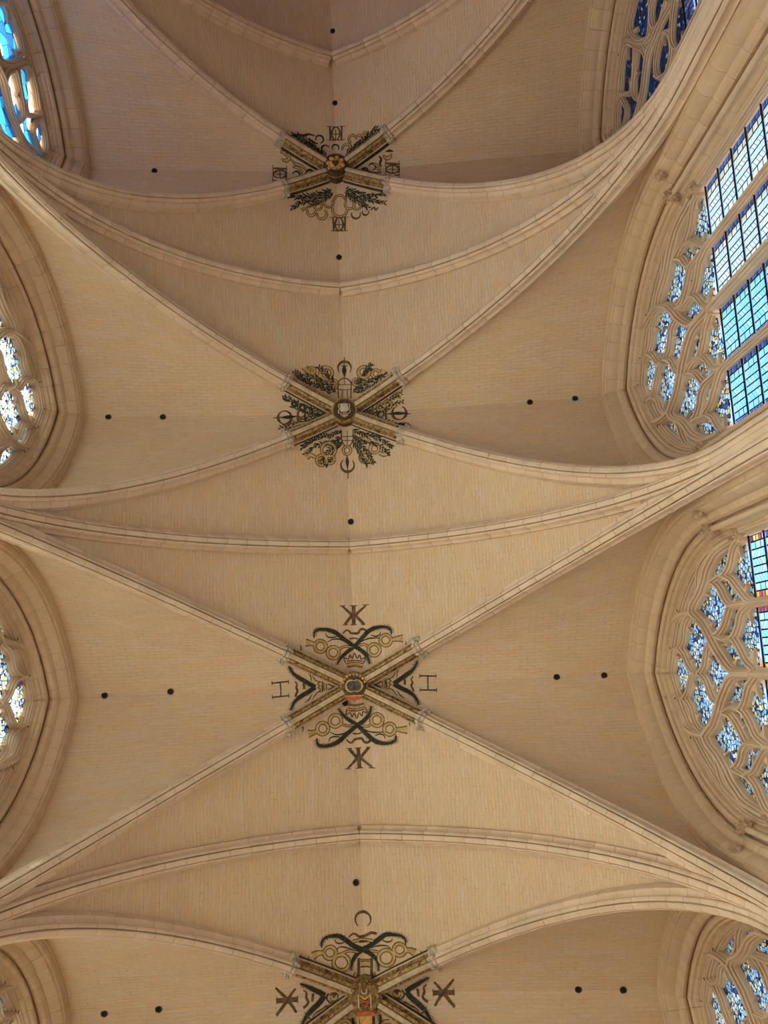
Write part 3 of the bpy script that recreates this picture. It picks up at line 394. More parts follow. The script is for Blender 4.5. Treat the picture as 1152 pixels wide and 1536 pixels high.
  'bottom': 'crescent,b,17,75,17|25,227 31,235 34,244 35,254 33,263 28,271 21,277 12,281 3,281 -6,280 -15,275 -21,269 -25,260 -27,251 -26,241 -22,232 -15,225;quiver,d,20,88,27|3,204 3,248 3,262;quiver,b,24,24,24|4,197 4,315;tower,b,27,27,27|-20,79 -20,123 -8,153 6,162 20,154 34,127 36,83;tower,b,20,20,20|-21,109 35,112;tower,b,20,20,20|-18,129 31,132;tower,b,17,17,17|8,80 6,162;tower,g,41,41,41|22,180 20,188 15,194 7,197 -1,197 -8,193 -13,187 -15,178 -13,170 -7,163 0,159 8,160 16,165 21,172 22,180;ribbon,g,149,81,48|-186,214 -166,205 -142,215;ribbon,g,51,51,51|-92,228 -94,238 -101,247 -111,252 -121,253 -130,248 -136,240 -138,229 -136,219 -129,210 -120,205 -109,204 -100,209 -94,217 -92,228;ribbon,g,48,48,48|-57,223 -60,232 -65,239 -73,243 -82,244 -90,240 -95,233 -96,224 -94,215 -89,208 -81,204 -72,204 -64,207 -59,214 -57,223;ribbon,g,48,48,48|-50,176 -54,190 -63,202 -76,209 -91,209 -103,203 -112,192 -114,178 -111,163 -102,151 -89,144 -74,143 -62,150 -53,161 -50,176;ribbon,g,156,81,48|194,209 174,217 153,207;ribbon,g,48,48,48|113,223 110,234 103,242 93,245 83,244 73,238 67,229 65,218 68,207 75,200 85,196 95,197 105,203 111,212 113,223;ribbon,g,48,48,48|154,185 152,194 145,201 137,204 127,203 119,198 114,189 112,180 114,171 121,164 129,161 139,162 147,167 152,175 154,185;ribbon,g,48,48,48|118,166 114,181 104,192 90,197 75,195 62,187 53,173 50,158 54,143 64,132 78,127 93,129 106,137 115,150 118,166;ribbon,g,34,61,27|49,136 92,133 134,168;branch,d,17,14,10|-20,79 -63,103 -105,112 -147,128 -202,171;leaf,d,7,33,3|-23,81 -27,91 -33,99;leaf,o,7,33,3|-28,84 -40,84 -52,82;leaf,d,7,33,3|-34,87 -37,95 -42,102;leaf,o,7,33,3|-39,90 -48,89 -56,87;leaf,o,7,33,3|-44,92 -46,100 -49,108;leaf,d,7,33,3|-49,95 -59,93 -67,89;leaf,d,7,33,3|-55,98 -58,108 -64,117;leaf,o,7,33,3|-60,101 -68,99 -75,95;leaf,d,7,33,3|-65,103 -72,116 -80,127;leaf,d,7,33,3|-71,104 -78,103 -85,100;leaf,d,7,33,3|-77,106 -81,114 -87,122;leaf,d,7,33,3|-83,107 -89,101 -94,93;leaf,d,7,33,3|-88,108 -94,114 -100,119;leaf,d,7,33,3|-94,109 -100,104 -105,97;leaf,d,7,33,3|-100,110 -105,116 -112,121;leaf,d,7,33,3|-105,112 -115,106 -123,99;leaf,d,7,33,3|-111,114 -114,122 -119,129;leaf,d,7,33,3|-116,116 -126,114 -136,109;leaf,d,7,33,3|-122,118 -125,126 -130,133;leaf,d,7,33,3|-127,120 -138,114 -147,106;leaf,d,7,33,3|-133,123 -138,130 -145,136;leaf,d,7,33,3|-138,125 -145,122 -152,117;leaf,d,7,33,3|-143,127 -148,134 -155,140;leaf,d,7,33,3|-149,130 -160,127 -170,123;leaf,d,7,33,3|-153,133 -157,143 -163,152;leaf,d,7,33,3|-158,137 -167,136 -175,133;leaf,d,7,33,3|-163,141 -168,150 -175,157;leaf,d,7,33,3|-167,144 -180,145 -191,143;leaf,o,7,33,3|-172,148 -177,158 -184,167;leaf,d,7,33,3|-177,151 -187,151 -198,149;leaf,d,7,33,3|-182,155 -185,165 -190,174;leaf,d,7,33,3|-186,159 -197,159 -207,158;leaf,d,7,33,3|-191,162 -194,171 -198,178;leaf,d,7,33,3|-196,166 -205,163 -213,159;leaf,d,7,33,3|-200,170 -206,179 -214,187;branch,d,17,14,10|34,78 76,105 119,118 160,138 214,185;leaf,d,7,33,3|37,80 48,80 59,83;leaf,d,7,33,3|43,83 45,94 45,105;leaf,o,7,33,3|48,87 59,83 71,81;leaf,d,7,33,3|53,90 56,99 57,108;leaf,d,7,33,3|58,93 70,94 82,98;leaf,d,7,33,3|63,97 65,105 66,114;leaf,d,7,33,3|68,100 80,98 91,99;leaf,d,7,33,3|74,103 78,114 80,125;leaf,d,7,33,3|79,106 88,105 97,105;leaf,d,7,33,3|85,108 90,115 95,124;leaf,d,7,33,3|90,109 103,106 116,106;leaf,d,7,33,3|96,111 102,123 105,136;leaf,d,7,33,3|102,113 109,108 117,105;leaf,d,7,33,3|108,114 115,121 121,128;leaf,d,7,33,3|113,116 125,113 137,111;leaf,d,7,33,3|119,118 127,126 133,136;leaf,d,7,33,3|124,121 134,120 144,122;leaf,o,7,33,3|130,123 136,136 141,149;leaf,d,7,33,3|135,126 147,123 159,123;leaf,o,7,33,3|141,128 146,141 149,155;leaf,d,7,33,3|146,131 156,129 167,129;leaf,d,7,33,3|152,134 159,146 164,159;leaf,d,7,33,3|157,136 165,133 173,131;leaf,d,7,33,3|162,139 164,147 164,155;leaf,o,7,33,3|167,144 179,148 190,156;leaf,o,7,33,3|171,148 174,160 174,172;leaf,d,7,33,3|176,152 183,154 191,157;leaf,d,7,33,3|180,156 184,166 185,177;leaf,d,7,33,3|185,160 195,159 206,160;leaf,o,7,33,3|190,164 194,175 195,186;leaf,d,7,33,3|194,168 205,172 215,179;leaf,d,7,33,3|199,172 203,184 205,197;leaf,d,7,33,3|203,176 214,179 223,183;leaf,d,7,33,3|208,180 213,190 215,200;leaf,o,7,33,3|212,184 220,183 228,184;branch,d,17,14,10|-17,109 -64,139 -106,148 -148,165 -190,203;leaf,o,7,33,3|-21,111 -25,121 -31,131;leaf,d,7,33,3|-26,114 -36,114 -46,111;leaf,d,7,33,3|-31,118 -37,127 -44,135;leaf,d,7,33,3|-37,121 -44,119 -51,116;leaf,d,7,33,3|-42,125 -49,135 -58,144;leaf,o,7,33,3|-47,128 -60,131 -73,131;leaf,d,7,33,3|-52,132 -56,143 -61,153;leaf,d,7,33,3|-58,135 -68,138 -78,138;leaf,d,7,33,3|-63,139 -68,147 -74,154;leaf,o,7,33,3|-69,140 -78,136 -85,130;leaf,d,7,33,3|-75,142 -83,150 -92,158;leaf,d,7,33,3|-81,143 -89,137 -96,130;leaf,o,7,33,3|-87,144 -93,157 -101,168;leaf,d,7,33,3|-93,145 -100,140 -106,134;leaf,o,7,33,3|-99,147 -105,152 -112,156;leaf,d,7,33,3|-105,148 -116,143 -126,136;leaf,d,7,33,3|-111,150 -115,162 -121,174;leaf,d,7,33,3|-117,152 -129,151 -140,147;leaf,d,7,33,3|-122,155 -125,164 -130,173;leaf,d,7,33,3|-128,157 -139,152 -148,146;leaf,o,7,33,3|-134,159 -141,166 -149,171;leaf,d,7,33,3|-140,161 -146,158 -152,153;leaf,o,7,33,3|-145,164 -151,169 -158,174;leaf,d,7,33,3|-150,167 -160,170 -171,171;leaf,d,7,33,3|-155,171 -160,183 -167,193;leaf,d,7,33,3|-160,176 -168,176 -175,174;leaf,o,7,33,3|-164,180 -168,189 -173,196;leaf,o,7,33,3|-169,184 -178,183 -186,181;leaf,o,7,33,3|-174,188 -178,198 -183,206;leaf,o,7,33,3|-178,193 -186,193 -194,191;leaf,o,7,33,3|-183,197 -187,206 -192,213;leaf,d,7,33,3|-188,201 -196,203 -205,203;branch,d,17,14,10|30,107 75,142 117,154 159,174 199,216;leaf,o,7,33,3|33,109 44,110 54,112;leaf,d,7,33,3|38,113 42,122 44,132;leaf,d,7,33,3|43,117 53,117 62,120;leaf,d,7,33,3|48,121 52,129 54,138;leaf,d,7,33,3|54,125 65,123 76,122;leaf,d,7,33,3|59,129 63,139 65,149;leaf,d,7,33,3|64,133 73,132 82,133;leaf,o,7,33,3|69,137 69,147 68,156;leaf,d,7,33,3|74,141 86,140 98,142;leaf,d,7,33,3|80,143 89,151 97,161;leaf,d,7,33,3|86,145 94,142 102,141;leaf,d,7,33,3|92,147 97,152 102,159;leaf,d,7,33,3|98,148 109,141 121,136;leaf,d,7,33,3|104,150 112,157 118,164;leaf,d,7,33,3|110,152 121,150 132,150;leaf,d,7,33,3|116,154 125,160 132,168;leaf,d,7,33,3|122,156 130,155 138,156;leaf,d,7,33,3|128,159 136,168 142,178;leaf,o,7,33,3|133,162 143,159 152,158;leaf,d,7,33,3|139,165 144,172 148,181;leaf,o,7,33,3|145,167 152,164 160,162;leaf,d,7,33,3|151,170 154,183 155,195;leaf,d,7,33,3|156,173 168,171 181,171;leaf,d,7,33,3|161,177 161,185 160,194;leaf,d,7,33,3|166,181 175,182 183,184;leaf,d,7,33,3|170,186 170,197 168,208;leaf,d,7,33,3|175,191 184,192 192,196;leaf,d,7,33,3|179,195 183,205 185,215;leaf,d,7,33,3|184,200 196,199 209,201;leaf,d,7,33,3|188,205 193,215 195,226;leaf,d,7,33,3|193,209 201,211 208,215;leaf,d,7,33,3|197,214 201,223 203,232;branch,d,17,14,10|-18,131 -51,176 -66,220 -95,250;leaf,d,7,33,3|-20,134 -21,145 -23,157;leaf,d,7,33,3|-24,138 -31,142 -38,145;leaf,d,7,33,3|-27,143 -29,156 -34,168;leaf,d,7,33,3|-31,148 -41,151 -52,151;leaf,d,7,33,3|-35,153 -37,163 -41,173;leaf,o,7,33,3|-38,158 -46,158 -53,157;leaf,d,7,33,3|-42,163 -45,174 -50,185;leaf,d,7,33,3|-45,168 -57,172 -69,174;leaf,d,7,33,3|-49,172 -52,185 -58,197;leaf,o,7,33,3|-52,178 -61,188 -72,197;leaf,d,7,33,3|-54,183 -53,193 -55,204;leaf,d,7,33,3|-56,189 -64,197 -74,203;leaf,d,7,33,3|-58,195 -55,202 -53,209;leaf,d,7,33,3|-60,200 -69,205 -78,207;leaf,d,7,33,3|-62,206 -58,216 -57,226;leaf,o,7,33,3|-64,212 -71,221 -80,229;leaf,d,7,33,3|-66,217 -59,227 -55,237;leaf,d,7,33,3|-69,222 -80,225 -91,226;leaf,d,7,33,3|-73,226 -76,235 -81,243;leaf,d,7,33,3|-77,231 -89,233 -101,232;leaf,d,7,33,3|-81,235 -86,247 -94,257;leaf,d,7,33,3|-85,239 -94,241 -102,240;leaf,d,7,33,3|-89,244 -92,256 -97,267;leaf,d,7,33,3|-93,248 -102,249 -110,248;branch,d,17,14,10|29,129 59,176 72,222 99,254;leaf,o,7,33,3|31,132 39,133 48,136;leaf,o,7,33,3|34,137 35,148 35,158;leaf,d,7,33,3|38,142 47,147 56,154;leaf,d,7,33,3|41,147 37,160 30,172;leaf,d,7,33,3|44,153 53,159 61,166;leaf,d,7,33,3|47,158 45,167 42,176;leaf,d,7,33,3|51,163 58,168 65,174;leaf,d,7,33,3|54,168 53,179 50,190;leaf,d,7,33,3|57,173 67,174 76,177;leaf,d,7,33,3|60,178 56,191 49,202;leaf,d,7,33,3|62,184 69,192 75,201;leaf,o,7,33,3|63,190 61,198 58,206;leaf,d,7,33,3|65,196 74,203 81,211;leaf,d,7,33,3|66,202 65,210 61,217;leaf,o,7,33,3|68,207 80,214 91,222;leaf,o,7,33,3|70,213 67,224 62,233;leaf,d,7,33,3|71,219 79,226 84,235;leaf,d,7,33,3|74,224 76,235 76,245;leaf,d,7,33,3|78,229 89,229 99,232;leaf,d,7,33,3|82,233 86,244 88,256;leaf,d,7,33,3|86,238 95,239 103,242;leaf,d,7,33,3|90,243 92,254 92,266;leaf,d,7,33,3|94,247 105,251 115,256;leaf,o,7,33,3|98,252 95,265 90,277;branch,d,17,14,10|-28,124 -72,169 -101,206 -122,243;leaf,d,7,33,3|-31,126 -35,138 -40,149;leaf,d,7,33,3|-36,131 -44,131 -52,128;leaf,o,7,33,3|-40,136 -43,144 -48,152;leaf,d,7,33,3|-44,140 -54,144 -65,146;leaf,o,7,33,3|-49,145 -52,155 -56,164;leaf,d,7,33,3|-53,149 -61,150 -68,149;leaf,o,7,33,3|-58,154 -62,166 -69,178;leaf,o,7,33,3|-62,159 -74,158 -86,156;leaf,d,7,33,3|-66,163 -65,176 -66,188;leaf,o,7,33,3|-71,168 -81,167 -91,165;leaf,d,7,33,3|-75,173 -75,183 -77,193;leaf,d,7,33,3|-79,178 -88,181 -97,182;leaf,o,7,33,3|-83,183 -81,195 -82,208;leaf,o,7,33,3|-87,188 -97,190 -107,189;leaf,d,7,33,3|-90,193 -93,204 -99,215;leaf,d,7,33,3|-94,198 -102,202 -110,204;leaf,d,7,33,3|-98,203 -100,213 -104,223;leaf,d,7,33,3|-102,208 -109,212 -117,214;leaf,d,7,33,3|-105,214 -106,223 -108,232;leaf,d,7,33,3|-108,219 -115,223 -123,225;leaf,d,7,33,3|-111,225 -108,234 -107,244;leaf,d,7,33,3|-115,230 -122,231 -130,231;leaf,d,7,33,3|-118,236 -115,248 -114,260;leaf,o,7,33,3|-121,241 -129,247 -138,251;branch,d,17,14,10|40,123 81,172 108,211 127,250;leaf,o,7,33,3|42,126 51,128 60,133;leaf,o,7,33,3|47,131 48,139 47,147;leaf,d,7,33,3|51,136 59,140 66,146;leaf,d,7,33,3|55,141 55,154 53,166;leaf,o,7,33,3|59,146 71,151 82,158;leaf,d,7,33,3|63,151 65,160 65,169;leaf,o,7,33,3|68,156 80,155 93,157;leaf,d,7,33,3|72,161 71,170 69,178;leaf,d,7,33,3|76,165 87,169 97,174;leaf,d,7,33,3|80,170 83,183 84,196;leaf,o,7,33,3|84,176 92,180 100,186;leaf,o,7,33,3|87,181 90,192 90,203;leaf,d,7,33,3|91,186 104,190 115,197;leaf,d,7,33,3|95,192 95,202 93,211;leaf,o,7,33,3|98,197 106,201 112,206;leaf,d,7,33,3|102,202 100,214 96,225;leaf,o,7,33,3|105,208 113,212 120,219;leaf,o,7,33,3|109,213 105,223 100,231;leaf,d,7,33,3|112,219 119,221 127,224;leaf,d,7,33,3|115,225 114,234 111,243;leaf,o,7,33,3|118,230 124,235 130,241;leaf,d,7,33,3|120,236 119,248 116,260;leaf,d,7,33,3|123,242 132,248 140,256;leaf,d,7,33,3|126,247 125,256 123,264',
  'left': 'crescent,b,17,75,17|-300,-13 -292,-17 -283,-18 -274,-17 -266,-13 -259,-8 -255,0 -252,10 -252,21 -255,31 -260,39 -267,46 -275,49 -284,50 -293,48 -301,42 -308,34;crescent,b,17,75,17|-287,50 -292,48 -297,45 -301,42 -305,38 -308,33 -311,28 -312,22 -313,17 -314,11 -313,5 -311,-1 -309,-5 -305,-9 -302,-12 -297,-15 -293,-17;quiver,b,27,27,27|-337,15 -223,8;quiver,d,14,102,27|-307,14 -272,12 -230,8;tower,b,48,48,48|-219,-13 -223,6 -217,39;tower,b,34,34,34|-188,-5 -190,2 -195,9 -202,13 -209,13 -216,9 -221,2 -222,-5 -220,-12 -215,-18 -208,-21 -201,-21 -194,-18 -190,-12 -188,-5;tower,d,31,31,31|-193,-39 -187,-12 -189,35;ribbon,d,34,75,27|-289,-75 -275,-66 -255,-60;ribbon,d,54,54,54|-223,-49 -225,-44 -228,-41 -232,-39 -238,-39 -242,-41 -245,-44 -246,-49 -244,-54 -241,-57 -236,-59 -231,-59 -227,-57 -224,-53 -223,-49;ribbon,d,54,54,54|-183,-32 -184,-26 -188,-21 -194,-19 -201,-19 -206,-22 -210,-26 -211,-32 -209,-38 -205,-43 -199,-45 -193,-45 -187,-42 -184,-38 -183,-32;ribbon,d,34,61,34|-172,-32 -151,-18 -159,-5;ribbon,g,34,54,20|-247,63 -223,51 -195,43 -167,35;branch,d,17,14,10|-81,-4 -116,-11 -158,-32 -206,-45 -281,-85;leaf,o,7,28,3|-86,-5 -94,2 -103,7;leaf,d,7,28,3|-94,-6 -97,-13 -99,-20;leaf,d,7,28,3|-102,-8 -111,-1 -121,4;leaf,o,7,28,3|-110,-10 -117,-15 -122,-21;leaf,o,7,28,3|-118,-12 -126,-12 -134,-14;leaf,d,7,28,3|-125,-16 -129,-22 -130,-29;leaf,d,7,28,3|-133,-19 -140,-16 -148,-14;leaf,d,7,28,3|-140,-23 -143,-32 -145,-42;leaf,d,7,28,3|-147,-26 -156,-27 -165,-29;leaf,d,7,28,3|-154,-30 -159,-35 -162,-42;leaf,d,7,28,3|-162,-33 -172,-31 -182,-30;leaf,d,7,28,3|-170,-35 -175,-39 -178,-44;leaf,d,7,28,3|-178,-37 -184,-33 -191,-31;leaf,d,7,28,3|-185,-39 -193,-45 -199,-52;leaf,d,7,28,3|-193,-42 -203,-40 -213,-41;leaf,d,7,28,3|-201,-44 -205,-49 -208,-55;leaf,d,7,28,3|-209,-47 -217,-45 -226,-45;leaf,d,7,28,3|-216,-50 -217,-60 -216,-70;leaf,d,7,28,3|-223,-54 -231,-50 -240,-48;leaf,d,7,28,3|-230,-58 -235,-65 -238,-73;leaf,o,7,28,3|-237,-61 -248,-60 -259,-61;leaf,d,7,28,3|-244,-65 -250,-73 -254,-82;leaf,o,7,28,3|-250,-69 -258,-67 -266,-67;leaf,o,7,28,3|-257,-73 -258,-81 -257,-89;leaf,d,7,28,3|-264,-76 -274,-77 -283,-80;leaf,d,7,28,3|-271,-80 -274,-86 -276,-94;leaf,d,7,28,3|-278,-83 -285,-82 -292,-81;branch,d,17,14,10|-82,4 -131,3 -174,11 -223,34 -306,71;leaf,d,7,28,3|-87,4 -96,8 -106,11;leaf,o,7,28,3|-96,3 -102,-1 -106,-7;leaf,d,7,28,3|-104,3 -111,11 -118,17;leaf,d,7,28,3|-113,3 -119,0 -124,-4;leaf,o,7,28,3|-122,3 -127,8 -133,12;leaf,d,7,28,3|-131,3 -137,-1 -143,-6;leaf,o,7,28,3|-140,4 -144,15 -150,24;leaf,d,7,28,3|-148,6 -154,2 -159,-3;leaf,o,7,28,3|-157,8 -162,13 -167,18;leaf,o,7,28,3|-166,9 -172,6 -178,1;leaf,d,7,28,3|-174,11 -182,20 -191,28;leaf,d,7,28,3|-182,15 -190,12 -197,7;leaf,o,7,28,3|-190,19 -194,24 -200,29;leaf,d,7,28,3|-198,22 -209,21 -219,18;leaf,o,7,28,3|-206,26 -209,39 -213,50;leaf,o,7,28,3|-214,30 -223,26 -231,20;leaf,o,7,28,3|-222,34 -228,42 -235,48;leaf,o,7,28,3|-230,38 -241,36 -252,32;leaf,d,7,28,3|-238,41 -243,49 -249,56;leaf,d,7,28,3|-246,45 -258,42 -268,36;leaf,d,7,28,3|-255,48 -260,53 -265,58;leaf,d,7,28,3|-263,52 -270,46 -277,38;leaf,d,7,28,3|-271,55 -276,66 -282,75;leaf,d,7,28,3|-279,59 -287,55 -295,49;leaf,d,7,28,3|-287,62 -291,68 -297,73;leaf,d,7,28,3|-295,66 -302,61 -308,54;leaf,d,7,28,3|-303,69 -307,76 -312,81;branch,d,17,14,10|-89,0 -124,3 -159,-5 -201,-19 -249,-39;leaf,d,7,28,3|-92,0 -96,7 -101,13;leaf,d,7,28,3|-99,1 -103,-5 -107,-11;leaf,o,7,28,3|-105,1 -111,8 -117,14;leaf,d,7,28,3|-111,2 -122,-3 -131,-9;leaf,d,7,28,3|-118,2 -125,12 -135,19;leaf,d,7,28,3|-124,3 -131,-4 -136,-13;leaf,d,7,28,3|-130,2 -137,8 -146,13;leaf,d,7,28,3|-136,0 -144,-6 -151,-14;leaf,o,7,28,3|-142,-1 -150,6 -159,12;leaf,d,7,28,3|-148,-2 -154,-10 -159,-19;leaf,d,7,28,3|-155,-4 -166,-1 -177,1;leaf,d,7,28,3|-161,-5 -165,-15 -167,-26;leaf,d,7,28,3|-167,-7 -177,-6 -188,-7;leaf,d,7,28,3|-172,-9 -177,-14 -180,-19;leaf,d,7,28,3|-178,-11 -189,-11 -200,-12;leaf,d,7,28,3|-184,-13 -189,-20 -191,-27;leaf,d,7,28,3|-190,-15 -197,-11 -205,-8;leaf,d,7,28,3|-196,-17 -200,-23 -202,-31;leaf,d,7,28,3|-202,-19 -210,-17 -219,-16;leaf,o,7,28,3|-207,-21 -210,-27 -212,-33;leaf,d,7,28,3|-213,-24 -222,-23 -230,-23;leaf,d,7,28,3|-219,-26 -221,-37 -221,-47;leaf,o,7,28,3|-224,-29 -231,-28 -238,-28;leaf,d,7,28,3|-230,-31 -236,-38 -240,-45;leaf,d,7,28,3|-236,-33 -244,-32 -252,-33;leaf,o,7,28,3|-241,-36 -247,-42 -252,-49;leaf,d,7,28,3|-247,-38 -254,-36 -261,-35;branch,d,17,14,10|-96,3 -138,19 -188,39 -229,59 -278,75;leaf,o,7,28,3|-100,5 -104,17 -110,28;leaf,d,7,28,3|-107,8 -116,7 -125,3;leaf,d,7,28,3|-114,10 -118,17 -123,23;leaf,d,7,28,3|-120,13 -128,10 -134,6;leaf,d,7,28,3|-127,15 -133,20 -139,24;leaf,o,7,28,3|-134,18 -143,15 -151,10;leaf,o,7,28,3|-141,20 -145,26 -150,31;leaf,d,7,28,3|-148,23 -157,19 -165,13;leaf,o,7,28,3|-155,26 -157,35 -161,43;leaf,d,7,28,3|-161,28 -170,26 -179,21;leaf,d,7,28,3|-168,31 -172,37 -178,42;leaf,d,7,28,3|-175,34 -183,29 -191,22;leaf,d,7,28,3|-182,37 -185,44 -190,51;leaf,d,7,28,3|-188,39 -199,37 -209,33;leaf,d,7,28,3|-195,43 -200,48 -205,53;leaf,o,7,28,3|-202,46 -211,44 -220,41;leaf,d,7,28,3|-208,49 -213,57 -219,63;leaf,d,7,28,3|-215,52 -225,50 -235,46;leaf,o,7,28,3|-221,55 -225,62 -231,67;leaf,d,7,28,3|-228,58 -238,54 -247,47;leaf,d,7,28,3|-234,61 -241,72 -248,81;leaf,o,7,28,3|-241,63 -247,58 -252,51;leaf,d,7,28,3|-248,65 -255,72 -262,76;leaf,o,7,28,3|-255,68 -263,61 -271,53;leaf,d,7,28,3|-262,70 -266,82 -273,92;leaf,d,7,28,3|-268,72 -277,65 -283,55;leaf,d,7,28,3|-275,74 -278,84 -282,92',
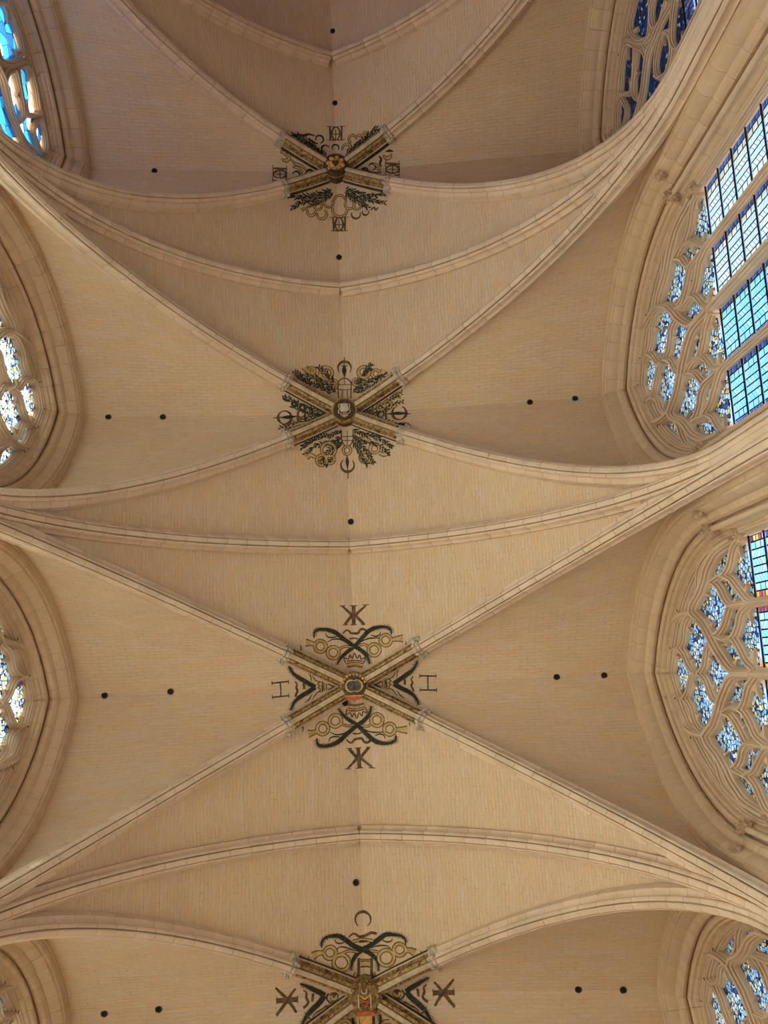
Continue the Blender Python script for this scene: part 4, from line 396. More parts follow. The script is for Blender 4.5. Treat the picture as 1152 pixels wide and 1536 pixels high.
  'right': 'crescent,b,17,75,17|270,-19 275,-16 279,-13 283,-9 286,-4 289,1 290,8 290,14 289,21 287,27 284,33 281,38 277,42 272,46 266,48 261,50 255,50;crescent,b,17,75,17|272,46 265,49 259,50 252,49 246,47 240,44 234,39 230,32 227,25 225,18 225,10 226,2 228,-4 231,-10 236,-14 241,-18 248,-20;quiver,b,27,27,27|197,14 310,21;quiver,d,14,95,27|204,13 254,15 296,18;tower,b,41,41,41|194,-4 194,36;tower,b,34,34,34|185,11 183,19 178,26 171,29 164,29 157,24 153,17 151,8 153,0 158,-5 165,-8 173,-8 180,-4 184,2 185,11;tower,b,31,31,31|156,-27 162,1 155,33;ribbon,g,115,68,34|271,-65 250,-70 228,-62;ribbon,g,48,48,48|223,-29 221,-22 216,-17 209,-14 201,-15 195,-18 190,-24 189,-31 191,-38 196,-43 203,-46 210,-45 217,-42 221,-36 223,-29;ribbon,g,48,48,48|184,-18 182,-12 178,-8 172,-6 166,-6 160,-9 157,-14 155,-20 157,-26 161,-30 167,-32 173,-32 179,-29 183,-24 184,-18;ribbon,d,34,54,20|209,63 236,73 299,79;branch,d,17,14,10|83,3 126,-8 170,-26 214,-49 272,-78;leaf,d,7,28,3|87,2 92,-5 98,-10;leaf,d,7,28,3|95,0 102,4 108,9;leaf,o,7,28,3|102,-2 109,-9 117,-15;leaf,o,7,28,3|110,-4 121,0 131,7;leaf,d,7,28,3|118,-6 122,-11 128,-14;leaf,o,7,28,3|125,-8 133,-3 140,5;leaf,d,7,28,3|132,-11 134,-20 138,-28;leaf,o,7,28,3|139,-14 146,-14 153,-12;leaf,d,7,28,3|147,-16 151,-25 156,-33;leaf,o,7,28,3|154,-19 163,-16 171,-11;leaf,d,7,28,3|161,-22 167,-28 174,-33;leaf,d,7,28,3|168,-25 178,-20 187,-14;leaf,d,7,28,3|175,-28 179,-34 185,-39;leaf,o,7,28,3|182,-32 190,-30 198,-26;leaf,d,7,28,3|188,-36 192,-43 198,-50;leaf,o,7,28,3|195,-39 204,-37 212,-34;leaf,d,7,28,3|202,-43 202,-51 205,-59;leaf,d,7,28,3|208,-47 219,-42 228,-37;leaf,d,7,28,3|215,-50 219,-59 226,-68;leaf,d,7,28,3|222,-53 232,-53 242,-51;leaf,d,7,28,3|228,-57 231,-66 236,-75;leaf,d,7,28,3|235,-60 243,-59 250,-57;leaf,o,7,28,3|242,-64 246,-70 251,-76;leaf,d,7,28,3|249,-67 257,-65 266,-61;leaf,o,7,28,3|255,-70 258,-77 262,-84;leaf,d,7,28,3|262,-74 272,-71 281,-67;leaf,o,7,28,3|269,-77 273,-85 278,-93;branch,d,17,14,10|83,11 132,23 181,44 237,69 299,87;leaf,d,7,28,3|88,12 95,11 102,12;leaf,d,7,28,3|96,14 100,21 103,29;leaf,d,7,28,3|104,16 114,13 124,12;leaf,d,7,28,3|112,18 118,28 122,39;leaf,d,7,28,3|121,20 128,16 137,13;leaf,d,7,28,3|129,22 132,30 134,38;leaf,d,7,28,3|137,25 144,20 152,16;leaf,o,7,28,3|145,29 150,36 154,45;leaf,d,7,28,3|153,32 160,31 168,31;leaf,o,7,28,3|161,35 167,46 171,59;leaf,o,7,28,3|169,39 176,37 184,36;leaf,o,7,28,3|177,42 179,49 179,57;leaf,d,7,28,3|185,45 193,40 202,36;leaf,d,7,28,3|192,49 196,60 198,72;leaf,d,7,28,3|200,52 207,49 215,48;leaf,d,7,28,3|208,56 213,64 217,72;leaf,o,7,28,3|216,60 226,55 236,53;leaf,o,7,28,3|224,63 227,76 228,90;leaf,d,7,28,3|231,67 239,65 246,66;leaf,d,7,28,3|239,70 245,79 250,90;leaf,d,7,28,3|247,72 258,69 269,69;leaf,d,7,28,3|255,75 259,81 262,89;leaf,o,7,28,3|263,77 271,70 280,65;leaf,o,7,28,3|272,79 278,86 284,94;leaf,d,7,28,3|280,81 289,77 299,75;leaf,o,7,28,3|288,84 293,89 298,95;leaf,d,7,28,3|296,86 303,84 310,85;branch,d,17,14,10|90,8 140,8 183,-5 227,-29 277,-39;leaf,d,7,28,3|94,8 101,4 109,3;leaf,o,7,28,3|102,8 108,16 112,25;leaf,o,7,28,3|109,8 117,3 126,1;leaf,o,7,28,3|116,8 125,16 133,25;leaf,o,7,28,3|124,8 129,4 135,1;leaf,o,7,28,3|131,8 137,11 143,15;leaf,o,7,28,3|138,8 145,-1 154,-8;leaf,d,7,28,3|146,6 152,8 159,11;leaf,d,7,28,3|153,4 155,-3 159,-9;leaf,d,7,28,3|160,2 166,2 173,5;leaf,d,7,28,3|167,0 172,-6 178,-10;leaf,o,7,28,3|174,-2 180,3 185,9;leaf,d,7,28,3|181,-4 185,-12 191,-18;leaf,d,7,28,3|187,-7 197,-4 205,0;leaf,d,7,28,3|194,-10 197,-17 202,-22;leaf,d,7,28,3|200,-14 208,-10 215,-6;leaf,d,7,28,3|206,-17 210,-26 216,-35;leaf,d,7,28,3|212,-21 219,-19 226,-16;leaf,d,7,28,3|219,-24 220,-30 224,-36;leaf,d,7,28,3|225,-28 232,-27 240,-25;leaf,d,7,28,3|232,-30 241,-35 252,-39;leaf,o,7,28,3|239,-31 246,-26 252,-19;leaf,d,7,28,3|246,-32 250,-40 256,-47;leaf,d,7,28,3|253,-34 260,-31 266,-26;leaf,o,7,28,3|260,-35 264,-41 269,-46;leaf,o,7,28,3|267,-37 276,-33 284,-27;leaf,d,7,28,3|274,-38 278,-44 283,-48;branch,d,17,14,10|90,12 139,32 195,57 250,83 292,78;leaf,o,7,28,3|94,14 103,10 113,8;leaf,o,7,28,3|102,17 108,25 113,35;leaf,d,7,28,3|109,20 116,15 123,12;leaf,o,7,28,3|117,23 122,32 124,42;leaf,o,7,28,3|124,26 133,23 141,22;leaf,d,7,28,3|132,29 136,37 139,46;leaf,d,7,28,3|140,32 146,30 153,30;leaf,o,7,28,3|147,36 151,45 153,55;leaf,d,7,28,3|154,39 162,33 171,30;leaf,o,7,28,3|162,42 167,48 171,55;leaf,o,7,28,3|169,46 177,44 184,45;leaf,d,7,28,3|177,49 180,57 181,65;leaf,d,7,28,3|184,52 192,51 200,52;leaf,d,7,28,3|192,56 196,64 198,73;leaf,d,7,28,3|199,59 206,58 213,59;leaf,d,7,28,3|206,63 210,74 211,86;leaf,d,7,28,3|214,66 221,66 228,67;leaf,d,7,28,3|221,69 225,76 228,83;leaf,d,7,28,3|228,73 236,72 243,73;leaf,d,7,28,3|236,76 240,85 244,95;leaf,d,7,28,3|243,80 253,76 263,75;leaf,d,7,28,3|250,83 259,86 267,91;leaf,o,7,28,3|258,82 262,75 268,70;leaf,d,7,28,3|266,81 275,84 283,89;leaf,d,7,28,3|274,80 282,72 292,67;leaf,d,7,28,3|281,79 290,83 297,89;leaf,d,7,28,3|289,78 295,75 302,72',
 },
 1: {
  'top': 'letter,b,44,44,44|-25,-254 -24,-178;letter,b,44,44,44|36,-250 32,-174;letter,b,27,27,27|-25,-215 33,-211;letter,b,20,20,20|-42,-250 -10,-258;letter,b,20,20,20|21,-255 53,-246;letter,b,20,20,20|-41,-176 -9,-178;letter,b,20,20,20|15,-176 49,-172;letter,b,24,24,24|5,-243 3,-184;letter,b,31,48,31|-10,-253 13,-250 25,-222 22,-197 8,-181 -15,-181;letter,b,31,48,31|21,-250 -2,-252 -15,-225 -15,-200 -1,-182 22,-178;ribbon,d,20,54,20|-97,-162 -98,-169 -96,-177 -93,-184 -87,-190 -81,-193 -74,-194 -68,-193 -63,-189 -60,-182 -59,-175 -60,-167 -64,-160 -69,-155 -75,-151;ribbon,d,27,75,27|-196,-161 -181,-181 -159,-177 -130,-191 -100,-187;ribbon,d,27,68,27|-130,-169 -108,-152 -86,-147;ribbon,d,20,54,27|-50,-101 -56,-102 -61,-104 -65,-108 -68,-113 -69,-119 -69,-126 -66,-132 -63,-138 -58,-142 -52,-145 -46,-145 -41,-144 -36,-141 -33,-136;ribbon,d,20,48,20|-14,-124 -16,-129 -17,-135 -16,-141 -14,-147 -10,-151 -5,-155 0,-156 5,-154 10,-151 14,-146 16,-140 16,-134 15,-128 12,-124;ribbon,g,20,48,20|81,-146 76,-151 72,-157 70,-163 69,-170 70,-177 73,-182 78,-186 84,-187 90,-187 96,-184 101,-180 105,-174 108,-167 108,-160;ribbon,g,27,61,27|112,-184 135,-170 151,-185 173,-172;ribbon,g,20,48,20|36,-118 35,-126 36,-133 40,-139 45,-144 51,-146 58,-145 65,-142 70,-137 75,-131 77,-123 78,-115 76,-109 72,-103 66,-99;ribbon,g,20,41,20|86,-101 85,-106 86,-112 88,-116 91,-119 96,-121 100,-122 105,-120 110,-118 114,-113 117,-108 118,-103 118,-97 117,-92 114,-88;branch,d,17,14,10|-44,-78 -80,-106 -123,-141 -167,-167 -209,-175;leaf,d,7,33,3|-46,-80 -57,-81 -68,-84;leaf,d,7,33,3|-51,-84 -50,-95 -48,-107;leaf,o,7,33,3|-55,-87 -66,-87 -77,-89;leaf,o,7,33,3|-60,-91 -59,-106 -55,-121;leaf,o,7,33,3|-64,-94 -73,-96 -81,-100;leaf,d,7,33,3|-69,-98 -70,-107 -70,-117;leaf,d,7,33,3|-73,-101 -82,-97 -92,-96;leaf,d,7,33,3|-78,-105 -83,-118 -86,-133;leaf,d,7,33,3|-82,-108 -90,-109 -98,-111;leaf,d,7,33,3|-87,-112 -90,-119 -92,-127;leaf,d,7,33,3|-91,-115 -101,-115 -110,-118;leaf,d,7,33,3|-95,-119 -99,-131 -100,-145;leaf,o,7,33,3|-100,-122 -110,-121 -119,-122;leaf,o,7,33,3|-104,-126 -106,-136 -106,-147;leaf,d,7,33,3|-108,-129 -118,-126 -128,-125;leaf,d,7,33,3|-113,-133 -114,-141 -114,-151;leaf,d,7,33,3|-117,-136 -125,-134 -133,-134;leaf,d,7,33,3|-122,-140 -125,-150 -127,-162;leaf,o,7,33,3|-126,-143 -139,-135 -153,-130;leaf,o,7,33,3|-131,-146 -132,-160 -131,-176;leaf,d,7,33,3|-136,-148 -144,-147 -153,-147;leaf,o,7,33,3|-140,-151 -143,-165 -143,-180;leaf,d,7,33,3|-145,-154 -154,-154 -161,-157;leaf,o,7,33,3|-150,-157 -154,-166 -156,-176;leaf,o,7,33,3|-155,-160 -166,-156 -178,-155;leaf,o,7,33,3|-159,-162 -163,-174 -164,-186;leaf,o,7,33,3|-164,-165 -177,-161 -189,-160;leaf,d,7,33,3|-169,-167 -174,-175 -178,-184;leaf,d,7,33,3|-174,-168 -184,-164 -194,-162;leaf,d,7,33,3|-180,-169 -183,-183 -185,-198;leaf,d,7,33,3|-185,-170 -194,-167 -204,-165;leaf,d,7,33,3|-191,-171 -197,-178 -201,-187;leaf,d,7,33,3|-196,-172 -204,-169 -213,-168;leaf,d,7,33,3|-201,-173 -210,-181 -216,-192;leaf,d,7,33,3|-207,-174 -214,-167 -221,-162;branch,d,17,14,10|-58,-84 -95,-113 -138,-143 -182,-147;leaf,d,7,33,3|-61,-86 -72,-85 -82,-86;leaf,d,7,33,3|-65,-90 -69,-103 -70,-117;leaf,d,7,33,3|-69,-93 -82,-92 -94,-94;leaf,d,7,33,3|-74,-96 -73,-107 -71,-118;leaf,d,7,33,3|-78,-100 -86,-100 -94,-102;leaf,d,7,33,3|-82,-103 -84,-113 -84,-124;leaf,o,7,33,3|-86,-106 -100,-100 -114,-97;leaf,o,7,33,3|-90,-109 -94,-120 -95,-131;leaf,d,7,33,3|-95,-113 -107,-113 -119,-117;leaf,o,7,33,3|-99,-116 -102,-127 -103,-140;leaf,d,7,33,3|-103,-119 -116,-114 -129,-113;leaf,d,7,33,3|-108,-122 -112,-135 -114,-149;leaf,d,7,33,3|-112,-125 -120,-122 -129,-121;leaf,d,7,33,3|-116,-128 -119,-138 -120,-148;leaf,d,7,33,3|-121,-131 -134,-125 -147,-123;leaf,d,7,33,3|-125,-134 -129,-142 -132,-151;leaf,o,7,33,3|-129,-137 -139,-133 -149,-132;leaf,d,7,33,3|-133,-140 -139,-149 -143,-160;leaf,d,7,33,3|-138,-143 -148,-138 -158,-136;leaf,d,7,33,3|-143,-143 -150,-154 -155,-167;leaf,d,7,33,3|-148,-144 -161,-138 -174,-135;leaf,o,7,33,3|-154,-144 -164,-152 -172,-161;leaf,d,7,33,3|-159,-145 -167,-140 -176,-136;leaf,o,7,33,3|-164,-145 -170,-156 -174,-169;leaf,d,7,33,3|-169,-146 -178,-139 -187,-133;leaf,d,7,33,3|-175,-146 -182,-156 -187,-168;leaf,o,7,33,3|-180,-147 -189,-140 -199,-136;branch,d,17,14,10|47,-74 87,-107 134,-137 180,-158 233,-175;leaf,d,7,33,3|50,-76 55,-87 61,-96;leaf,o,7,33,3|56,-81 68,-76 81,-68;leaf,o,7,33,3|61,-85 61,-95 64,-104;leaf,d,7,33,3|66,-90 78,-89 89,-86;leaf,d,7,33,3|71,-94 75,-107 81,-119;leaf,d,7,33,3|77,-98 86,-100 96,-100;leaf,d,7,33,3|82,-103 84,-114 88,-125;leaf,d,7,33,3|87,-107 97,-109 107,-108;leaf,d,7,33,3|93,-111 96,-123 101,-133;leaf,d,7,33,3|99,-115 109,-113 119,-109;leaf,d,7,33,3|104,-118 104,-132 107,-144;leaf,o,7,33,3|110,-122 124,-121 138,-117;leaf,d,7,33,3|116,-126 119,-134 124,-142;leaf,o,7,33,3|121,-129 129,-130 138,-128;leaf,d,7,33,3|127,-133 127,-144 129,-154;leaf,o,7,33,3|132,-136 144,-131 155,-123;leaf,o,7,33,3|138,-139 145,-151 153,-160;leaf,d,7,33,3|145,-142 156,-137 168,-129;leaf,d,7,33,3|151,-145 156,-158 164,-169;leaf,d,7,33,3|157,-148 167,-145 177,-140;leaf,d,7,33,3|163,-150 164,-159 167,-167;leaf,d,7,33,3|169,-153 179,-150 189,-144;leaf,d,7,33,3|175,-156 178,-168 183,-178;leaf,o,7,33,3|181,-158 195,-153 208,-145;leaf,d,7,33,3|187,-160 190,-168 194,-175;leaf,d,7,33,3|193,-162 202,-157 210,-150;leaf,o,7,33,3|200,-164 204,-172 209,-178;leaf,d,7,33,3|206,-166 215,-160 223,-152;leaf,d,7,33,3|212,-168 219,-178 228,-185;leaf,d,7,33,3|218,-170 231,-162 243,-152;leaf,d,7,33,3|225,-172 229,-184 235,-194;leaf,d,7,33,3|231,-174 240,-169 249,-162;branch,d,17,14,10|56,-97 103,-128 149,-154 212,-190;leaf,d,7,33,3|59,-99 62,-113 68,-125;leaf,d,7,33,3|64,-103 72,-102 81,-99;leaf,o,7,33,3|69,-106 74,-115 80,-123;leaf,d,7,33,3|75,-110 83,-111 92,-110;leaf,d,7,33,3|80,-113 81,-125 84,-136;leaf,d,7,33,3|85,-117 95,-113 103,-107;leaf,d,7,33,3|91,-120 97,-132 105,-142;leaf,d,7,33,3|96,-124 106,-120 116,-114;leaf,d,7,33,3|101,-127 107,-140 116,-150;leaf,d,7,33,3|107,-130 121,-127 134,-121;leaf,o,7,33,3|112,-134 116,-142 122,-150;leaf,d,7,33,3|118,-137 130,-132 141,-125;leaf,d,7,33,3|123,-140 124,-149 126,-158;leaf,d,7,33,3|129,-143 141,-137 152,-129;leaf,d,7,33,3|134,-146 137,-157 141,-167;leaf,d,7,33,3|140,-149 154,-145 167,-139;leaf,d,7,33,3|145,-152 150,-160 156,-168;leaf,d,7,33,3|151,-155 162,-151 173,-145;leaf,d,7,33,3|156,-158 162,-170 170,-180;leaf,d,7,33,3|162,-161 172,-157 182,-151;leaf,d,7,33,3|167,-164 167,-177 169,-190;leaf,o,7,33,3|172,-167 182,-164 191,-159;leaf,d,7,33,3|178,-171 183,-179 191,-186;leaf,d,7,33,3|183,-174 191,-170 199,-165;leaf,d,7,33,3|188,-177 192,-188 197,-198;leaf,d,7,33,3|193,-180 203,-180 212,-178;leaf,d,7,33,3|199,-183 202,-197 209,-209;leaf,d,7,33,3|204,-186 215,-182 227,-175;leaf,d,7,33,3|209,-189 215,-197 222,-204',
